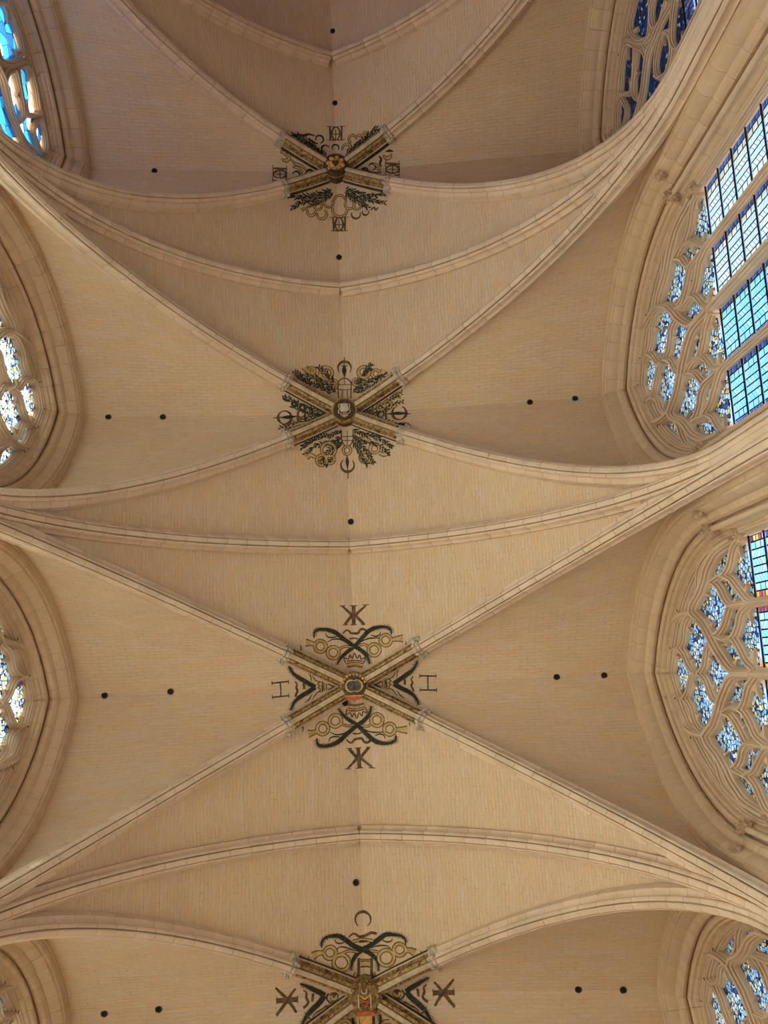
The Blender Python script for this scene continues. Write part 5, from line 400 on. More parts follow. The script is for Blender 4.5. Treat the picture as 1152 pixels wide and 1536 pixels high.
  'bottom': 'letter,b,44,44,44|-24,247 -23,320;letter,b,44,44,44|36,251 32,323;letter,b,27,27,27|-24,284 33,288;letter,b,20,20,20|-40,250 -9,244;letter,b,20,20,20|21,247 52,254;letter,b,20,20,20|-39,321 -9,320;letter,b,20,20,20|15,322 48,325;letter,b,24,24,24|5,259 4,315;letter,b,31,48,31|-9,249 13,252 24,278 22,302 8,318 -14,317;letter,b,31,48,31|21,252 -2,250 -14,275 -14,300 -1,316 21,320;ribbon,g,20,54,20|-66,212 -61,216 -57,223 -55,231 -56,240 -59,248 -65,254 -71,259 -79,262 -86,262 -93,259 -98,253 -101,246 -102,238 -100,230;ribbon,g,20,48,20|-112,221 -111,226 -111,232 -113,238 -116,243 -120,247 -125,250 -130,252 -135,252 -140,250 -144,247 -147,243 -148,237 -148,232 -147,226;ribbon,g,48,34,20|-176,230 -158,215 -144,233;ribbon,g,27,61,27|45,198 47,209 46,219 43,229 37,236 29,242 20,244 10,244 0,241 -9,237 -16,231 -21,223 -24,213 -25,202 -22,192;ribbon,g,20,41,20|-16,171 -17,162 -17,153 -14,144 -9,136 -2,130 5,127 14,127 22,130 29,135 35,142 40,150 42,159 43,168 40,176;ribbon,g,20,41,20|-77,191 -79,200 -84,208 -92,213 -101,215 -108,211 -113,205 -115,196 -113,186 -107,178 -99,173 -91,172 -83,175 -78,182 -77,191;ribbon,g,20,41,20|-26,153 -23,160 -21,168 -23,177 -27,185 -33,191 -41,194 -48,195 -55,193 -61,188 -65,181 -66,173 -64,165 -60,157 -54,150;ribbon,g,20,41,20|73,167 79,174 82,182 83,190 82,198 78,205 71,209 64,210 56,209 49,205 43,198 39,190 38,181 40,173 44,167;ribbon,g,20,41,20|116,205 114,214 109,219 101,221 93,220 86,214 82,207 80,198 82,190 87,184 95,182 103,183 110,189 115,197 116,205;ribbon,b,20,61,20|112,241 113,248 112,254 110,260 106,265 101,268 96,269 90,269 84,267 78,263 73,258 70,252 68,245 68,238 70,232;ribbon,b,20,48,20|153,240 154,245 154,250 152,254 149,258 146,260 142,261 137,261 133,259 129,256 125,252 123,248 122,243 122,238 123,233;ribbon,b,34,61,27|164,241 179,229 190,247 201,234;branch,d,17,14,10|-27,93 -72,121 -124,140 -175,156 -228,166;leaf,d,7,33,3|-30,95 -35,103 -42,109;leaf,d,7,33,3|-35,98 -46,96 -56,91;leaf,o,7,33,3|-40,101 -47,115 -56,127;leaf,d,7,33,3|-46,104 -55,105 -64,103;leaf,d,7,33,3|-51,108 -54,116 -58,125;leaf,d,7,33,3|-56,111 -67,105 -77,97;leaf,o,7,33,3|-61,114 -64,123 -69,132;leaf,d,7,33,3|-67,117 -78,118 -90,117;leaf,d,7,33,3|-72,121 -81,133 -92,144;leaf,d,7,33,3|-77,123 -87,122 -97,118;leaf,o,7,33,3|-83,125 -93,133 -104,140;leaf,d,7,33,3|-88,127 -98,119 -105,108;leaf,o,7,33,3|-94,129 -101,141 -109,153;leaf,d,7,33,3|-99,131 -110,127 -120,120;leaf,d,7,33,3|-105,133 -112,140 -120,146;leaf,o,7,33,3|-111,135 -119,132 -127,127;leaf,o,7,33,3|-116,137 -123,147 -131,155;leaf,d,7,33,3|-122,139 -128,135 -133,129;leaf,o,7,33,3|-127,141 -134,151 -142,160;leaf,d,7,33,3|-133,143 -143,136 -152,126;leaf,d,7,33,3|-138,145 -145,151 -152,156;leaf,o,7,33,3|-144,146 -154,144 -164,140;leaf,d,7,33,3|-149,148 -158,159 -167,169;leaf,d,7,33,3|-155,150 -164,141 -171,129;leaf,d,7,33,3|-160,152 -168,163 -177,173;leaf,d,7,33,3|-166,154 -175,151 -183,146;leaf,d,7,33,3|-171,155 -182,166 -193,175;leaf,d,7,33,3|-177,157 -182,152 -187,146;leaf,d,7,33,3|-182,158 -192,168 -203,176;leaf,o,7,33,3|-188,159 -193,153 -198,145;leaf,d,7,33,3|-193,160 -201,172 -211,184;leaf,d,7,33,3|-199,161 -207,158 -215,154;leaf,o,7,33,3|-204,162 -213,167 -222,171;leaf,d,7,33,3|-210,163 -220,157 -228,149;leaf,d,7,33,3|-215,164 -223,169 -230,173;leaf,d,7,33,3|-221,165 -228,156 -234,146;leaf,d,7,33,3|-226,166 -234,173 -242,178;branch,d,17,14,10|-27,103 -80,142 -131,166 -183,190 -219,221;leaf,d,7,33,3|-30,105 -36,114 -42,121;leaf,o,7,33,3|-35,109 -49,111 -62,111;leaf,o,7,33,3|-40,113 -43,124 -48,136;leaf,d,7,33,3|-45,116 -57,118 -68,117;leaf,d,7,33,3|-50,120 -56,135 -64,148;leaf,d,7,33,3|-55,124 -67,121 -78,116;leaf,d,7,33,3|-60,127 -62,139 -65,151;leaf,o,7,33,3|-65,131 -76,132 -87,131;leaf,o,7,33,3|-70,135 -76,148 -85,159;leaf,d,7,33,3|-75,139 -86,136 -96,130;leaf,d,7,33,3|-80,142 -87,152 -96,159;leaf,d,7,33,3|-86,145 -96,138 -105,129;leaf,o,7,33,3|-91,147 -97,154 -104,160;leaf,d,7,33,3|-97,150 -107,150 -116,148;leaf,d,7,33,3|-102,152 -112,164 -124,173;leaf,d,7,33,3|-108,155 -119,150 -129,143;leaf,d,7,33,3|-113,157 -119,170 -127,183;leaf,d,7,33,3|-119,160 -130,156 -141,149;leaf,o,7,33,3|-124,162 -133,174 -144,185;leaf,d,7,33,3|-130,165 -139,158 -146,150;leaf,d,7,33,3|-135,167 -143,178 -152,187;leaf,o,7,33,3|-140,170 -151,165 -159,158;leaf,d,7,33,3|-146,173 -154,182 -164,191;leaf,d,7,33,3|-151,175 -160,172 -168,166;leaf,d,7,33,3|-157,178 -162,192 -169,206;leaf,d,7,33,3|-162,180 -171,175 -178,167;leaf,d,7,33,3|-167,183 -173,193 -179,202;leaf,d,7,33,3|-173,186 -185,186 -197,183;leaf,d,7,33,3|-178,188 -186,198 -196,206;leaf,d,7,33,3|-183,191 -191,189 -199,184;leaf,d,7,33,3|-188,195 -191,210 -197,224;leaf,d,7,33,3|-193,199 -201,197 -208,194;leaf,d,7,33,3|-198,203 -202,218 -209,232;leaf,d,7,33,3|-203,207 -211,210 -219,210;leaf,d,7,33,3|-207,211 -210,224 -214,237;leaf,d,7,33,3|-212,215 -221,216 -229,214;leaf,d,7,33,3|-217,219 -223,232 -231,244;branch,d,17,14,10|-20,110 -58,148 -95,177 -139,195;leaf,d,7,33,3|-22,113 -26,125 -31,137;leaf,o,7,33,3|-26,117 -39,118 -51,116;leaf,d,7,33,3|-30,121 -32,135 -37,149;leaf,o,7,33,3|-34,125 -47,127 -60,126;leaf,d,7,33,3|-38,129 -41,141 -46,154;leaf,d,7,33,3|-42,133 -54,131 -65,128;leaf,d,7,33,3|-47,136 -52,148 -59,159;leaf,o,7,33,3|-51,140 -61,144 -71,146;leaf,d,7,33,3|-55,144 -56,158 -60,171;leaf,d,7,33,3|-59,148 -70,145 -81,138;leaf,o,7,33,3|-63,152 -67,160 -72,168;leaf,d,7,33,3|-68,155 -76,154 -85,151;leaf,d,7,33,3|-72,159 -78,170 -86,181;leaf,d,7,33,3|-76,162 -88,166 -100,167;leaf,o,7,33,3|-81,165 -88,180 -97,193;leaf,d,7,33,3|-85,169 -97,166 -109,160;leaf,d,7,33,3|-90,172 -96,182 -104,190;leaf,d,7,33,3|-94,176 -103,173 -111,168;leaf,o,7,33,3|-99,178 -104,191 -111,203;leaf,d,7,33,3|-103,180 -112,177 -120,172;leaf,d,7,33,3|-108,182 -116,190 -125,197;leaf,d,7,33,3|-113,184 -123,176 -132,166;leaf,d,7,33,3|-118,186 -128,198 -140,207;leaf,d,7,33,3|-123,188 -135,188 -146,185;leaf,o,7,33,3|-128,190 -133,203 -139,215;leaf,o,7,33,3|-133,193 -143,185 -152,176;leaf,o,7,33,3|-138,195 -145,206 -154,216;branch,d,17,14,10|41,95 93,123 145,155 197,168 241,168;leaf,d,7,33,3|45,97 54,92 64,89;leaf,d,7,33,3|50,100 56,108 60,117;leaf,d,7,33,3|55,103 64,103 73,105;leaf,d,7,33,3|61,106 70,115 77,126;leaf,o,7,33,3|66,108 76,106 86,105;leaf,d,7,33,3|72,111 78,124 82,138;leaf,o,7,33,3|77,114 89,109 102,107;leaf,d,7,33,3|82,117 89,126 95,135;leaf,o,7,33,3|88,120 100,120 113,123;leaf,o,7,33,3|93,123 100,130 105,139;leaf,o,7,33,3|98,126 107,127 115,130;leaf,d,7,33,3|104,129 109,137 112,145;leaf,d,7,33,3|109,132 119,133 129,137;leaf,o,7,33,3|114,136 119,151 121,166;leaf,d,7,33,3|119,139 132,138 146,139;leaf,d,7,33,3|125,142 130,155 134,168;leaf,o,7,33,3|130,146 138,142 147,141;leaf,d,7,33,3|135,149 139,162 140,175;leaf,d,7,33,3|140,152 154,153 168,156;leaf,d,7,33,3|145,155 158,164 169,175;leaf,d,7,33,3|151,157 158,153 165,152;leaf,d,7,33,3|157,158 164,172 170,187;leaf,d,7,33,3|162,159 174,155 188,153;leaf,d,7,33,3|168,161 174,168 180,177;leaf,d,7,33,3|173,162 181,161 189,162;leaf,d,7,33,3|179,164 191,173 203,184;leaf,d,7,33,3|185,165 194,163 204,164;leaf,d,7,33,3|190,167 196,177 200,189;leaf,d,7,33,3|196,168 203,164 212,161;leaf,d,7,33,3|201,168 213,173 224,180;leaf,d,7,33,3|207,168 218,163 231,161;leaf,o,7,33,3|212,168 221,175 229,183;leaf,o,7,33,3|217,168 223,164 230,161;leaf,d,7,33,3|223,168 234,178 245,190;leaf,d,7,33,3|228,168 232,161 236,155;leaf,o,7,33,3|234,168 244,173 253,181;leaf,d,7,33,3|239,168 246,161 255,156;branch,d,17,14,10|41,108 92,151 151,181 195,200 232,218;leaf,d,7,33,3|44,110 52,110 61,113;leaf,d,7,33,3|49,114 52,123 53,132;leaf,o,7,33,3|53,118 63,116 74,115;leaf,d,7,33,3|58,122 59,131 58,140;leaf,d,7,33,3|63,126 77,128 90,132;leaf,d,7,33,3|68,130 70,143 70,157;leaf,d,7,33,3|72,134 84,135 96,139;leaf,d,7,33,3|77,138 84,150 88,163;leaf,d,7,33,3|82,142 91,142 101,143;leaf,d,7,33,3|86,146 92,160 95,174;leaf,d,7,33,3|91,150 104,151 116,154;leaf,d,7,33,3|96,153 100,162 101,171;leaf,o,7,33,3|102,156 110,155 119,157;leaf,d,7,33,3|107,159 116,170 124,182;leaf,d,7,33,3|112,161 123,155 135,151;leaf,o,7,33,3|118,164 122,176 124,189;leaf,o,7,33,3|123,167 135,167 148,171;leaf,d,7,33,3|128,169 132,182 134,195;leaf,d,7,33,3|134,172 144,168 156,167;leaf,d,7,33,3|139,175 142,183 144,192;leaf,d,7,33,3|144,177 157,174 170,173;leaf,d,7,33,3|150,180 158,191 165,203;leaf,d,7,33,3|155,183 162,178 169,175;leaf,d,7,33,3|160,185 171,196 179,210;leaf,o,7,33,3|166,187 176,185 187,185;leaf,d,7,33,3|171,190 177,202 180,215;leaf,d,7,33,3|176,192 188,187 200,185;leaf,o,7,33,3|182,194 192,205 200,217;leaf,d,7,33,3|187,197 195,196 203,196;leaf,d,7,33,3|193,199 202,209 209,221;leaf,d,7,33,3|198,202 205,198 213,195;leaf,d,7,33,3|203,204 208,213 212,222;leaf,d,7,33,3|208,207 216,206 224,208;leaf,o,7,33,3|214,209 219,217 223,225;leaf,d,7,33,3|219,212 226,208 234,206;leaf,o,7,33,3|224,215 235,226 243,238;leaf,o,7,33,3|230,217 238,213 248,211;branch,d,17,14,10|37,115 77,156 114,189 150,221;leaf,o,7,33,3|39,118 50,118 62,120;leaf,d,7,33,3|43,122 46,137 47,152;leaf,d,7,33,3|47,126 56,128 65,131;leaf,d,7,33,3|51,130 56,140 59,151;leaf,d,7,33,3|56,134 67,136 78,140;leaf,o,7,33,3|60,138 61,149 61,161;leaf,d,7,33,3|64,142 72,145 81,149;leaf,d,7,33,3|68,147 67,159 65,171;leaf,d,7,33,3|72,151 83,152 94,156;leaf,o,7,33,3|76,155 77,168 76,181;leaf,d,7,33,3|80,159 88,160 96,162;leaf,d,7,33,3|84,163 88,175 89,188;leaf,o,7,33,3|89,166 99,168 109,172;leaf,o,7,33,3|93,170 97,179 101,188;leaf,d,7,33,3|97,174 105,174 113,177;leaf,o,7,33,3|101,178 106,190 108,202;leaf,d,7,33,3|106,182 114,182 123,183;leaf,d,7,33,3|110,185 112,198 113,211;leaf,d,7,33,3|114,189 128,190 142,194;leaf,d,7,33,3|118,193 123,208 125,223;leaf,d,7,33,3|123,197 136,200 150,206;leaf,d,7,33,3|127,201 131,210 134,221;leaf,o,7,33,3|131,204 140,205 150,208;leaf,d,7,33,3|135,208 142,221 146,235;leaf,d,7,33,3|140,212 149,211 159,212;leaf,o,7,33,3|144,216 146,230 146,243;leaf,d,7,33,3|148,220 159,223 170,229',
  'left': 'letter,b,44,44,44|-315,-15 -248,-14;letter,b,44,44,44|-314,62 -248,57;letter,b,27,27,27|-280,-15 -280,58;letter,b,20,20,20|-312,-30 -317,-2;letter,b,20,20,20|-316,40 -313,87;letter,b,20,20,20|-247,-29 -247,0;letter,b,20,20,20|-247,33 -248,82;letter,b,24,24,24|-303,18 -251,17;letter,b,31,48,31|-312,-2 -310,29 -288,45 -266,43 -250,23 -250,-5;letter,b,31,48,31|-312,39 -311,8 -288,-6 -266,-5 -250,10 -249,42;ribbon,g,27,61,20|-230,-73 -229,-69 -229,-65 -230,-61 -232,-58 -235,-55 -239,-52 -243,-51 -247,-50 -251,-50 -255,-50 -259,-52 -263,-54 -265,-57 -267,-60;ribbon,g,27,61,20|-273,-88 -251,-82 -234,-60;ribbon,g,20,48,20|-223,-57 -202,-38 -172,-28 -151,-11;ribbon,g,20,48,20|-217,-24 -188,-18 -166,4;ribbon,d,20,54,20|-218,17 -216,10 -213,4 -209,0 -204,-2 -199,-3 -194,-2 -190,0 -186,5 -183,11 -182,18 -182,25 -184,32 -187,38 -191,42;ribbon,d,20,61,20|-154,14 -153,8 -152,2 -149,-2 -146,-6 -141,-8 -137,-10 -132,-10 -128,-10 -123,-8 -119,-6 -116,-3 -114,1 -112,7 -112,13;ribbon,d,20,48,20|-174,5 -159,35 -99,3',
  'right': 'letter,b,44,44,44|249,-22 316,-13;letter,b,44,44,44|246,51 313,58;letter,b,27,27,27|283,-17 280,54;letter,b,20,20,20|251,-36 247,-8;letter,b,20,20,20|245,29 245,75;letter,b,20,20,20|317,-28 317,1;letter,b,20,20,20|315,34 310,83;letter,b,24,24,24|260,10 312,17;letter,b,31,48,31|251,-8 252,20 273,39 296,40 313,23 314,-5;letter,b,31,48,31|250,30 253,-1 276,-10 298,-7 314,11 312,43;ribbon,d,27,61,27|252,-73 271,-75 289,-71;ribbon,d,27,68,27|217,-57 228,-42 220,-23 228,-8;ribbon,d,20,54,20|165,-14 166,-19 169,-23 173,-26 178,-27 184,-27 189,-25 193,-22 197,-18 198,-13 197,-8 195,-3 191,1 186,4 181,4;ribbon,d,34,75,27|128,-10 158,10 187,24 225,29;ribbon,d,20,48,20|126,6 127,0 129,-4 133,-7 137,-9 142,-10 147,-9 152,-7 155,-4 158,0 159,7 159,13 157,20 154,25 150,29;ribbon,g,27,68,27|276,-63 277,-60 276,-56 275,-52 273,-49 269,-46 266,-45 261,-44 257,-44 252,-45 248,-47 245,-50 243,-53 241,-57 241,-61;ribbon,g,27,54,20|189,-25 211,-10 217,28',
 },
}

# ------------------------------------------------------------------ object helpers
def tag(o, label=None, cat=None, group=None, kind=None):
    if label: o['label'] = label
    if cat: o['category'] = cat
    if group: o['group'] = group
    if kind: o['kind'] = kind
    return o


def empty(name, loc=(0, 0, 0), rz=0.0, parent=None):
    o = bpy.data.objects.new(name, None)
    o.location = loc
    o.rotation_euler = (0, 0, rz)
    o.empty_display_size = 0.2
    COL.objects.link(o)
    if parent: o.parent = parent
    return o


def mesh(name, verts, faces, mats, smooth=None, mat_idx=None, uvs=None, recalc=True):
    me = bpy.data.meshes.new(name)
    me.from_pydata([tuple(v) for v in verts], [], faces)
    for m in (mats if isinstance(mats, (list, tuple)) else [mats]):
        me.materials.append(m)
    if mat_idx is not None:
        me.polygons.foreach_set('material_index', mat_idx)
    if uvs is not None:
        lay = me.uv_layers.new(name='UVMap')
        vi = [0] * len(me.loops)
        me.loops.foreach_get('vertex_index', vi)
        flat = []
        for i in vi:
            flat += uvs[i]
        lay.data.foreach_set('uv', flat)
    if recalc:
        bm = bmesh.new(); bm.from_mesh(me)
        bmesh.ops.recalc_face_normals(bm, faces=bm.faces)
        bm.to_mesh(me); bm.free()
    if smooth is not None:
        me.polygons.foreach_set('use_smooth', [True] * len(me.polygons))
        me.set_sharp_from_angle(angle=math.radians(smooth))
    me.update()
    return me


def put(name, me, parent=None, mat=None, matrix=None):
    o = bpy.data.objects.new(name, me)
    COL.objects.link(o)
    if parent: o.parent = parent
    if matrix is not None: o.matrix_basis = matrix
    return o


class MB:
    """collects shapes into one mesh"""
    def __init__(self):
        self.v = []; self.f = []; self.mi = []

    def add(self, verts, faces, mi=0):
        n = len(self.v)
        self.v += [tuple(v) for v in verts]
        self.f += [tuple(i + n for i in f) for f in faces]
        self.mi += [mi] * len(faces)

    def box(self, c, s, mi=0):
        x, y, z = c; a, b, d = (q / 2 for q in s)
        vs = [(x + i * a, y + j * b, z + k * d) for i in (-1, 1) for j in (-1, 1) for k in (-1, 1)]
        self.add(vs, [(0, 1, 3, 2), (4, 6, 7, 5), (0, 4, 5, 1), (2, 3, 7, 6), (0, 2, 6, 4), (1, 5, 7, 3)], mi)

    def loft(self, rings, closed=True, caps=True, mi=0, smi=None):
        """rings of equal length; smi gives a material index per profile segment"""
        n = len(rings[0]); base = len(self.v)
        for r in rings:
            self.v += [tuple(p) for p in r]
        m = n if closed else n - 1
        for i in range(len(rings) - 1):
            for j in range(m):
                k = (j + 1) % n
                self.f.append((base + i * n + j, base + i * n + k, base + (i + 1) * n + k, base + (i + 1) * n + j))
                self.mi.append(smi[j] if smi else mi)
        if caps and closed:
            self.f.append(tuple(base + j for j in range(n)))
            self.f.append(tuple(base + (len(rings) - 1) * n + j for j in range(n)))
            self.mi += [mi, mi]

    def tube(self, pts, r, n=6, mi=0):
        rings = []
        for i, p in enumerate(pts):
            p = Vector(p)
            t = (Vector(pts[min(i + 1, len(pts) - 1)]) - Vector(pts[max(i - 1, 0)])).normalized()
            u = t.cross(Vector((0.0, 0.3, 1.0)))
            if u.length < 1e-3: u = t.cross(Vector((1, 0, 0)))
            u.normalize(); w = t.cross(u)
            rr = r[i] if isinstance(r, (list, tuple)) else r
            rings.append([p + (u * math.cos(2 * math.pi * j / n) + w * math.sin(2 * math.pi * j / n)) * rr for j in range(n)])
        self.loft(rings, mi=mi)

    def ball(self, c, r, n=8, mi=0, sc=(1, 1, 1)):
        rings = []
        for i in range(1, n // 2):
            th = math.pi * i / (n // 2)
            rings.append([(c[0] + sc[0] * r * math.sin(th) * math.cos(2 * math.pi * j / n), c[1] + sc[1] * r * math.sin(th) * math.sin(2 * math.pi * j / n), c[2] + sc[2] * r * math.cos(th)) for j in range(n)])
        self.loft(rings, mi=mi)

    def lathe(self, prof, n=32, c=(0, 0), mi=0, smi=None):
        """prof: (radius, z) pairs, axis vertical through c"""
        base = len(self.v); m = len(prof)
        for r, z in prof:
            self.v += [(c[0] + r * math.cos(2 * math.pi * j / n), c[1] + r * math.sin(2 * math.pi * j / n), z) for j in range(n)]
        for i in range(m - 1):
            for j in range(n):
                k = (j + 1) % n
                self.f.append((base + i * n + j, base + i * n + k, base + (i + 1) * n + k, base + (i + 1) * n + j))
                self.mi.append(smi[i] if smi else mi)
        if prof[0][0] > 1e-4:
            self.f.append(tuple(base + j for j in range(n))); self.mi.append(smi[0] if smi else mi)

    def prism(self, poly, z0, z1, mi=0):
        n = len(poly)
        self.add([(x, y, z0) for x, y in poly] + [(x, y, z1) for x, y in poly],
                 [tuple(range(n)), tuple(range(2 * n - 1, n - 1, -1))] + [(i, (i + 1) % n, n + (i + 1) % n, n + i) for i in range(n)], mi)

    def build(self, name, mats, parent=None, smooth=None, matrix=None):
        mats = mats if isinstance(mats, (list, tuple)) else [mats]
        return put(name, mesh(name, self.v, self.f, mats, smooth, self.mi), parent, matrix=matrix)


def spline(pts, step):
    """Catmull-Rom through pts, resampled about every step"""
    P = [Vector(p) for p in pts]
    if len(P) < 3:
        n = max(1, int((P[1] - P[0]).length / step))
        return [P[0].lerp(P[1], i / n) for i in range(n + 1)]
    closed = (P[0] - P[-1]).length < 1e-3
    out = []
    for i in range(len(P) - 1):
        p1, p2 = P[i], P[i + 1]
        p0 = P[i - 1] if i else (P[-2] if closed else p1 * 2 - p2)
        p3 = P[i + 2] if i + 2 < len(P) else (P[1] if closed else p2 * 2 - p1)
        n = max(1, int(math.ceil((p2 - p1).length / step)))
        for j in range(n):
            t = j / n
            out.append(0.5 * ((2 * p1) + (p2 - p0) * t + (2 * p0 - 5 * p1 + 4 * p2 - p3) * t * t + (3 * p1 - p0 - 3 * p2 + p3) * t ** 3))
    out.append(P[-1])
    return out


R180 = Matrix.Rotation(math.pi, 4, 'Z')

# ------------------------------------------------------------------ ground, floor, walls, light-blocking slab
YA, YB = Y0 - L / 2, Y0 + 4.5 * L + 0.45
mb = MB(); mb.box((0, 0, -0.35), (260, 260, 0.3))
tag(mb.build('ground', M['ground']), 'gravel courtyard around the chapel', 'ground', kind='structure')
mb = MB(); mb.box((0, (YA + YB) / 2, -0.1), (14.0, YB - YA, 0.2))
tag(mb.build('floor', M['floor']), 'pale stone floor far below the vault', 'floor', kind='structure')
mb = MB(); mb.box((0, (YA + YB) / 2, 21.9), (15.0, YB - YA + 1, 0.3))  # slab added out of view over the webs to keep stray light out
tag(mb.build('light_block_slab', M['wall']), 'unseen slab added above the stone vault to block light leaks', 'light blocker', kind='structure')
mb = MB(); mb.box((0, YA - 0.3, 10.85), (15.0, 0.6, 21.9))
tag(mb.build('wall_back', M['wall']), 'plain stone wall closing the far end of the chapel', 'wall', kind='structure')
mb = MB(); mb.box((0, YB + 0.3, 10.85), (15.0, 0.6, 21.9))
tag(mb.build('wall_front', M['wall']), 'plain stone wall closing the near end of the chapel', 'wall', kind='structure')


def arch_dy(z, r):
    """half width of the window arch at height z, r inside the wall arch"""
    if z <= WZ: return WR - r - WA
    q = (WR - r) ** 2 - (z - WZ) ** 2
    return max(0.0, math.sqrt(max(0.0, q)) - WA)


for side, sx in (('left', -1), ('right', 1)):
    mb = MB()
    for k in range(0, 5):
        y = yk(k)
        for x, r in ((W, 0.03), (7.06, 0.62)):
            zs = [0.0, JAMB0] + [JAMB0 + (WZ - JAMB0) * i / 6 for i in range(1, 7)]
            top = WZ + math.sqrt((WR - r) ** 2 - WA * WA)
            zs += [WZ + (top - WZ) * math.sin(math.pi / 2 * i / 14) for i in range(1, 15)] + [21.8]
            for s in (-1, 1):
                vs = []
                for z in zs:
                    vs += [(sx * x, y + s * arch_dy(z, r), z), (sx * x, y + s * L / 2, z)]
                mb.add(vs, [(2 * i, 2 * i + 1, 2 * i + 3, 2 * i + 2) for i in range(len(zs) - 1)])
        mb.box((sx * 6.56, y, JAMB0 / 2), (0.98, 6.2, JAMB0))
    tag(mb.build('wall_' + side, M['wall']), 'pale stone side wall pierced by tall windows, ' + ('left' if sx < 0 else 'right') + ' side of the chapel', 'wall', kind='structure')

# ------------------------------------------------------------------ vault
ceiling = tag(empty('ceiling', (0, 0, 0)), 'cream stone rib vault laid in narrow courses, high above the floor', 'vault', kind='structure')
WEBS = {}
NT = 44


def long_web(k, s):
    """cell between the two diagonals and the transverse arch at y = yk + s L/2"""
    ph0 = math.acos(RC / RW)
    vs = []; uv = []; nu = 10
    cols = []
    for sx in (-1, 1):
        for i in range(NT + 1):
            ph = ph0 * i / NT if sx < 0 else ph0 * (NT - i) / NT
            if sx > 0 and i == 0: continue
            cols.append((sx * (RW * math.cos(ph) - RC), ZS + RW * math.sin(ph), sx * RW * (ph0 - ph)))
    for x, z, a in cols:
        for j in range(nu + 1):
            d = abs(x) * KD + (L / 2 - abs(x) * KD) * j / nu
            vs.append((x, yk(k) + s * d, surf(x, s * (d + 1e-6), k))); uv.append((s * d + 9.1 * k, a))
    n = nu + 1
    fs = [(i * n + j, (i + 1) * n + j, (i + 1) * n + j + 1, i * n + j + 1) for i in range(len(cols) - 1) for j in range(nu)]
    return vs, fs, uv


def lat_web(k, sx):
    rows = []
    for i in range(NT + 1):
        h = ZS + (ZTOP - ZS) * math.sin(math.pi / 2 * i / NT) ** 1.0
        rows.append(h)
    vs = []; uv = []; nu = 26; a = 0.0; prev = None
    strip = []
    for h in reversed(rows):
        xd, dd, dw, hw = lat_course(h)
        if prev is not None:
            a += math.hypot(dd - prev[0], h - prev[1])
        prev = (dd, h)
        strip.append((xd, dd, h, dw, hw, a))
    full = [(s,) + t for s, t in [(-1, q) for q in reversed(strip)] + [(1, q) for q in strip[1:]]]
    for s, xd, dd, h, dw, hw, a_ in full:
        for j in range(nu + 1):
            u = j / nu
            x = xd + (W + 0.02 - xd) * u; d = dd + (dw - dd) * u; z = h + (hw - h) * u
            vs.append((sx * x, yk(k) + s * d, z)); uv.append((x + 5.3 * k, s * a_ + 40))
    n = nu + 1
    fs = [(i * n + j, (i + 1) * n + j, (i + 1) * n + j + 1, i * n + j + 1) for i in range(len(full) - 1) for j in range(nu)]
    return vs, fs, uv


for k in range(0, 5):
    for nm, fn, s in (('top', long_web, -1), ('bottom', long_web, 1), ('left', lat_web, -1), ('right', lat_web, 1)):
        vs, fs, uv = fn(k, s)
        WEBS[(k, nm)] = put('vault_web', mesh('vault_web', vs, fs, M['web'], 25, None, uv), ceiling)

# putlog holes, uncut: a black disc paints the shade inside: (x, bay, dy)
HOLE = MB()
HOLE.lathe([(0.075, 0.004), (0.070, -0.012), (0.056, -0.014), (0.050, -0.006)], 16, mi=0)
HOLE.lathe([(0.0, -0.0), (0.054, -0.008)], 16, mi=1)
hole_me = mesh('putlog_hole', HOLE.v, HOLE.f, [M['rim'], M['hole']], 40, HOLE.mi)
for x, k, d, nm in ((-5.45, 2, 0.0, 'left'), (-4.22, 2, 0.02, 'left'), (4.34, 2, 0.02, 'right'), (5.38, 2, 0.0, 'right'),
                    (-5.42, 3, -0.03, 'left'), (-4.02, 3, -0.05, 'left'), (4.46, 3, 0.0, 'right'), (5.48, 3, 0.01, 'right'),
                    (-5.32, 4, 0.0, 'left'), (-4.24, 4, 0.0, 'left'), (4.40, 4, 0.0, 'right'), (5.30, 4, 0.02, 'right'), (-4.45, 1, 0.05, 'left'),
                    (0.03, 1, -1.95, 'top'), (-0.01, 1, 2.30, 'bottom'), (0.05, 2, 2.60, 'bottom'), (-0.12, 4, -2.18, 'top'), (-0.22, 3, 0.37, 'bottom'), (0.04, 0, 2.28, 'bottom')):
    z = surf(x, d, k)
    e = 0.02
    n = Vector((-(surf(x + e, d) - surf(x - e, d)) / (2 * e), -(surf(x, d + e) - surf(x, d - e)) / (2 * e), 1)).normalized()
    if nm in ('left', 'right') or abs(x) < 0.3: n = Vector((0, 0, 1))
    q = n.to_track_quat('Z', 'Y').to_matrix().to_4x4()
    put('putlog_hole', hole_me, WEBS[(k, nm)], matrix=Matrix.Translation((x, yk(k) + d, z - 0.012)) @ q)['label'] = 'small round hole in the web, its inner shade a black disc'

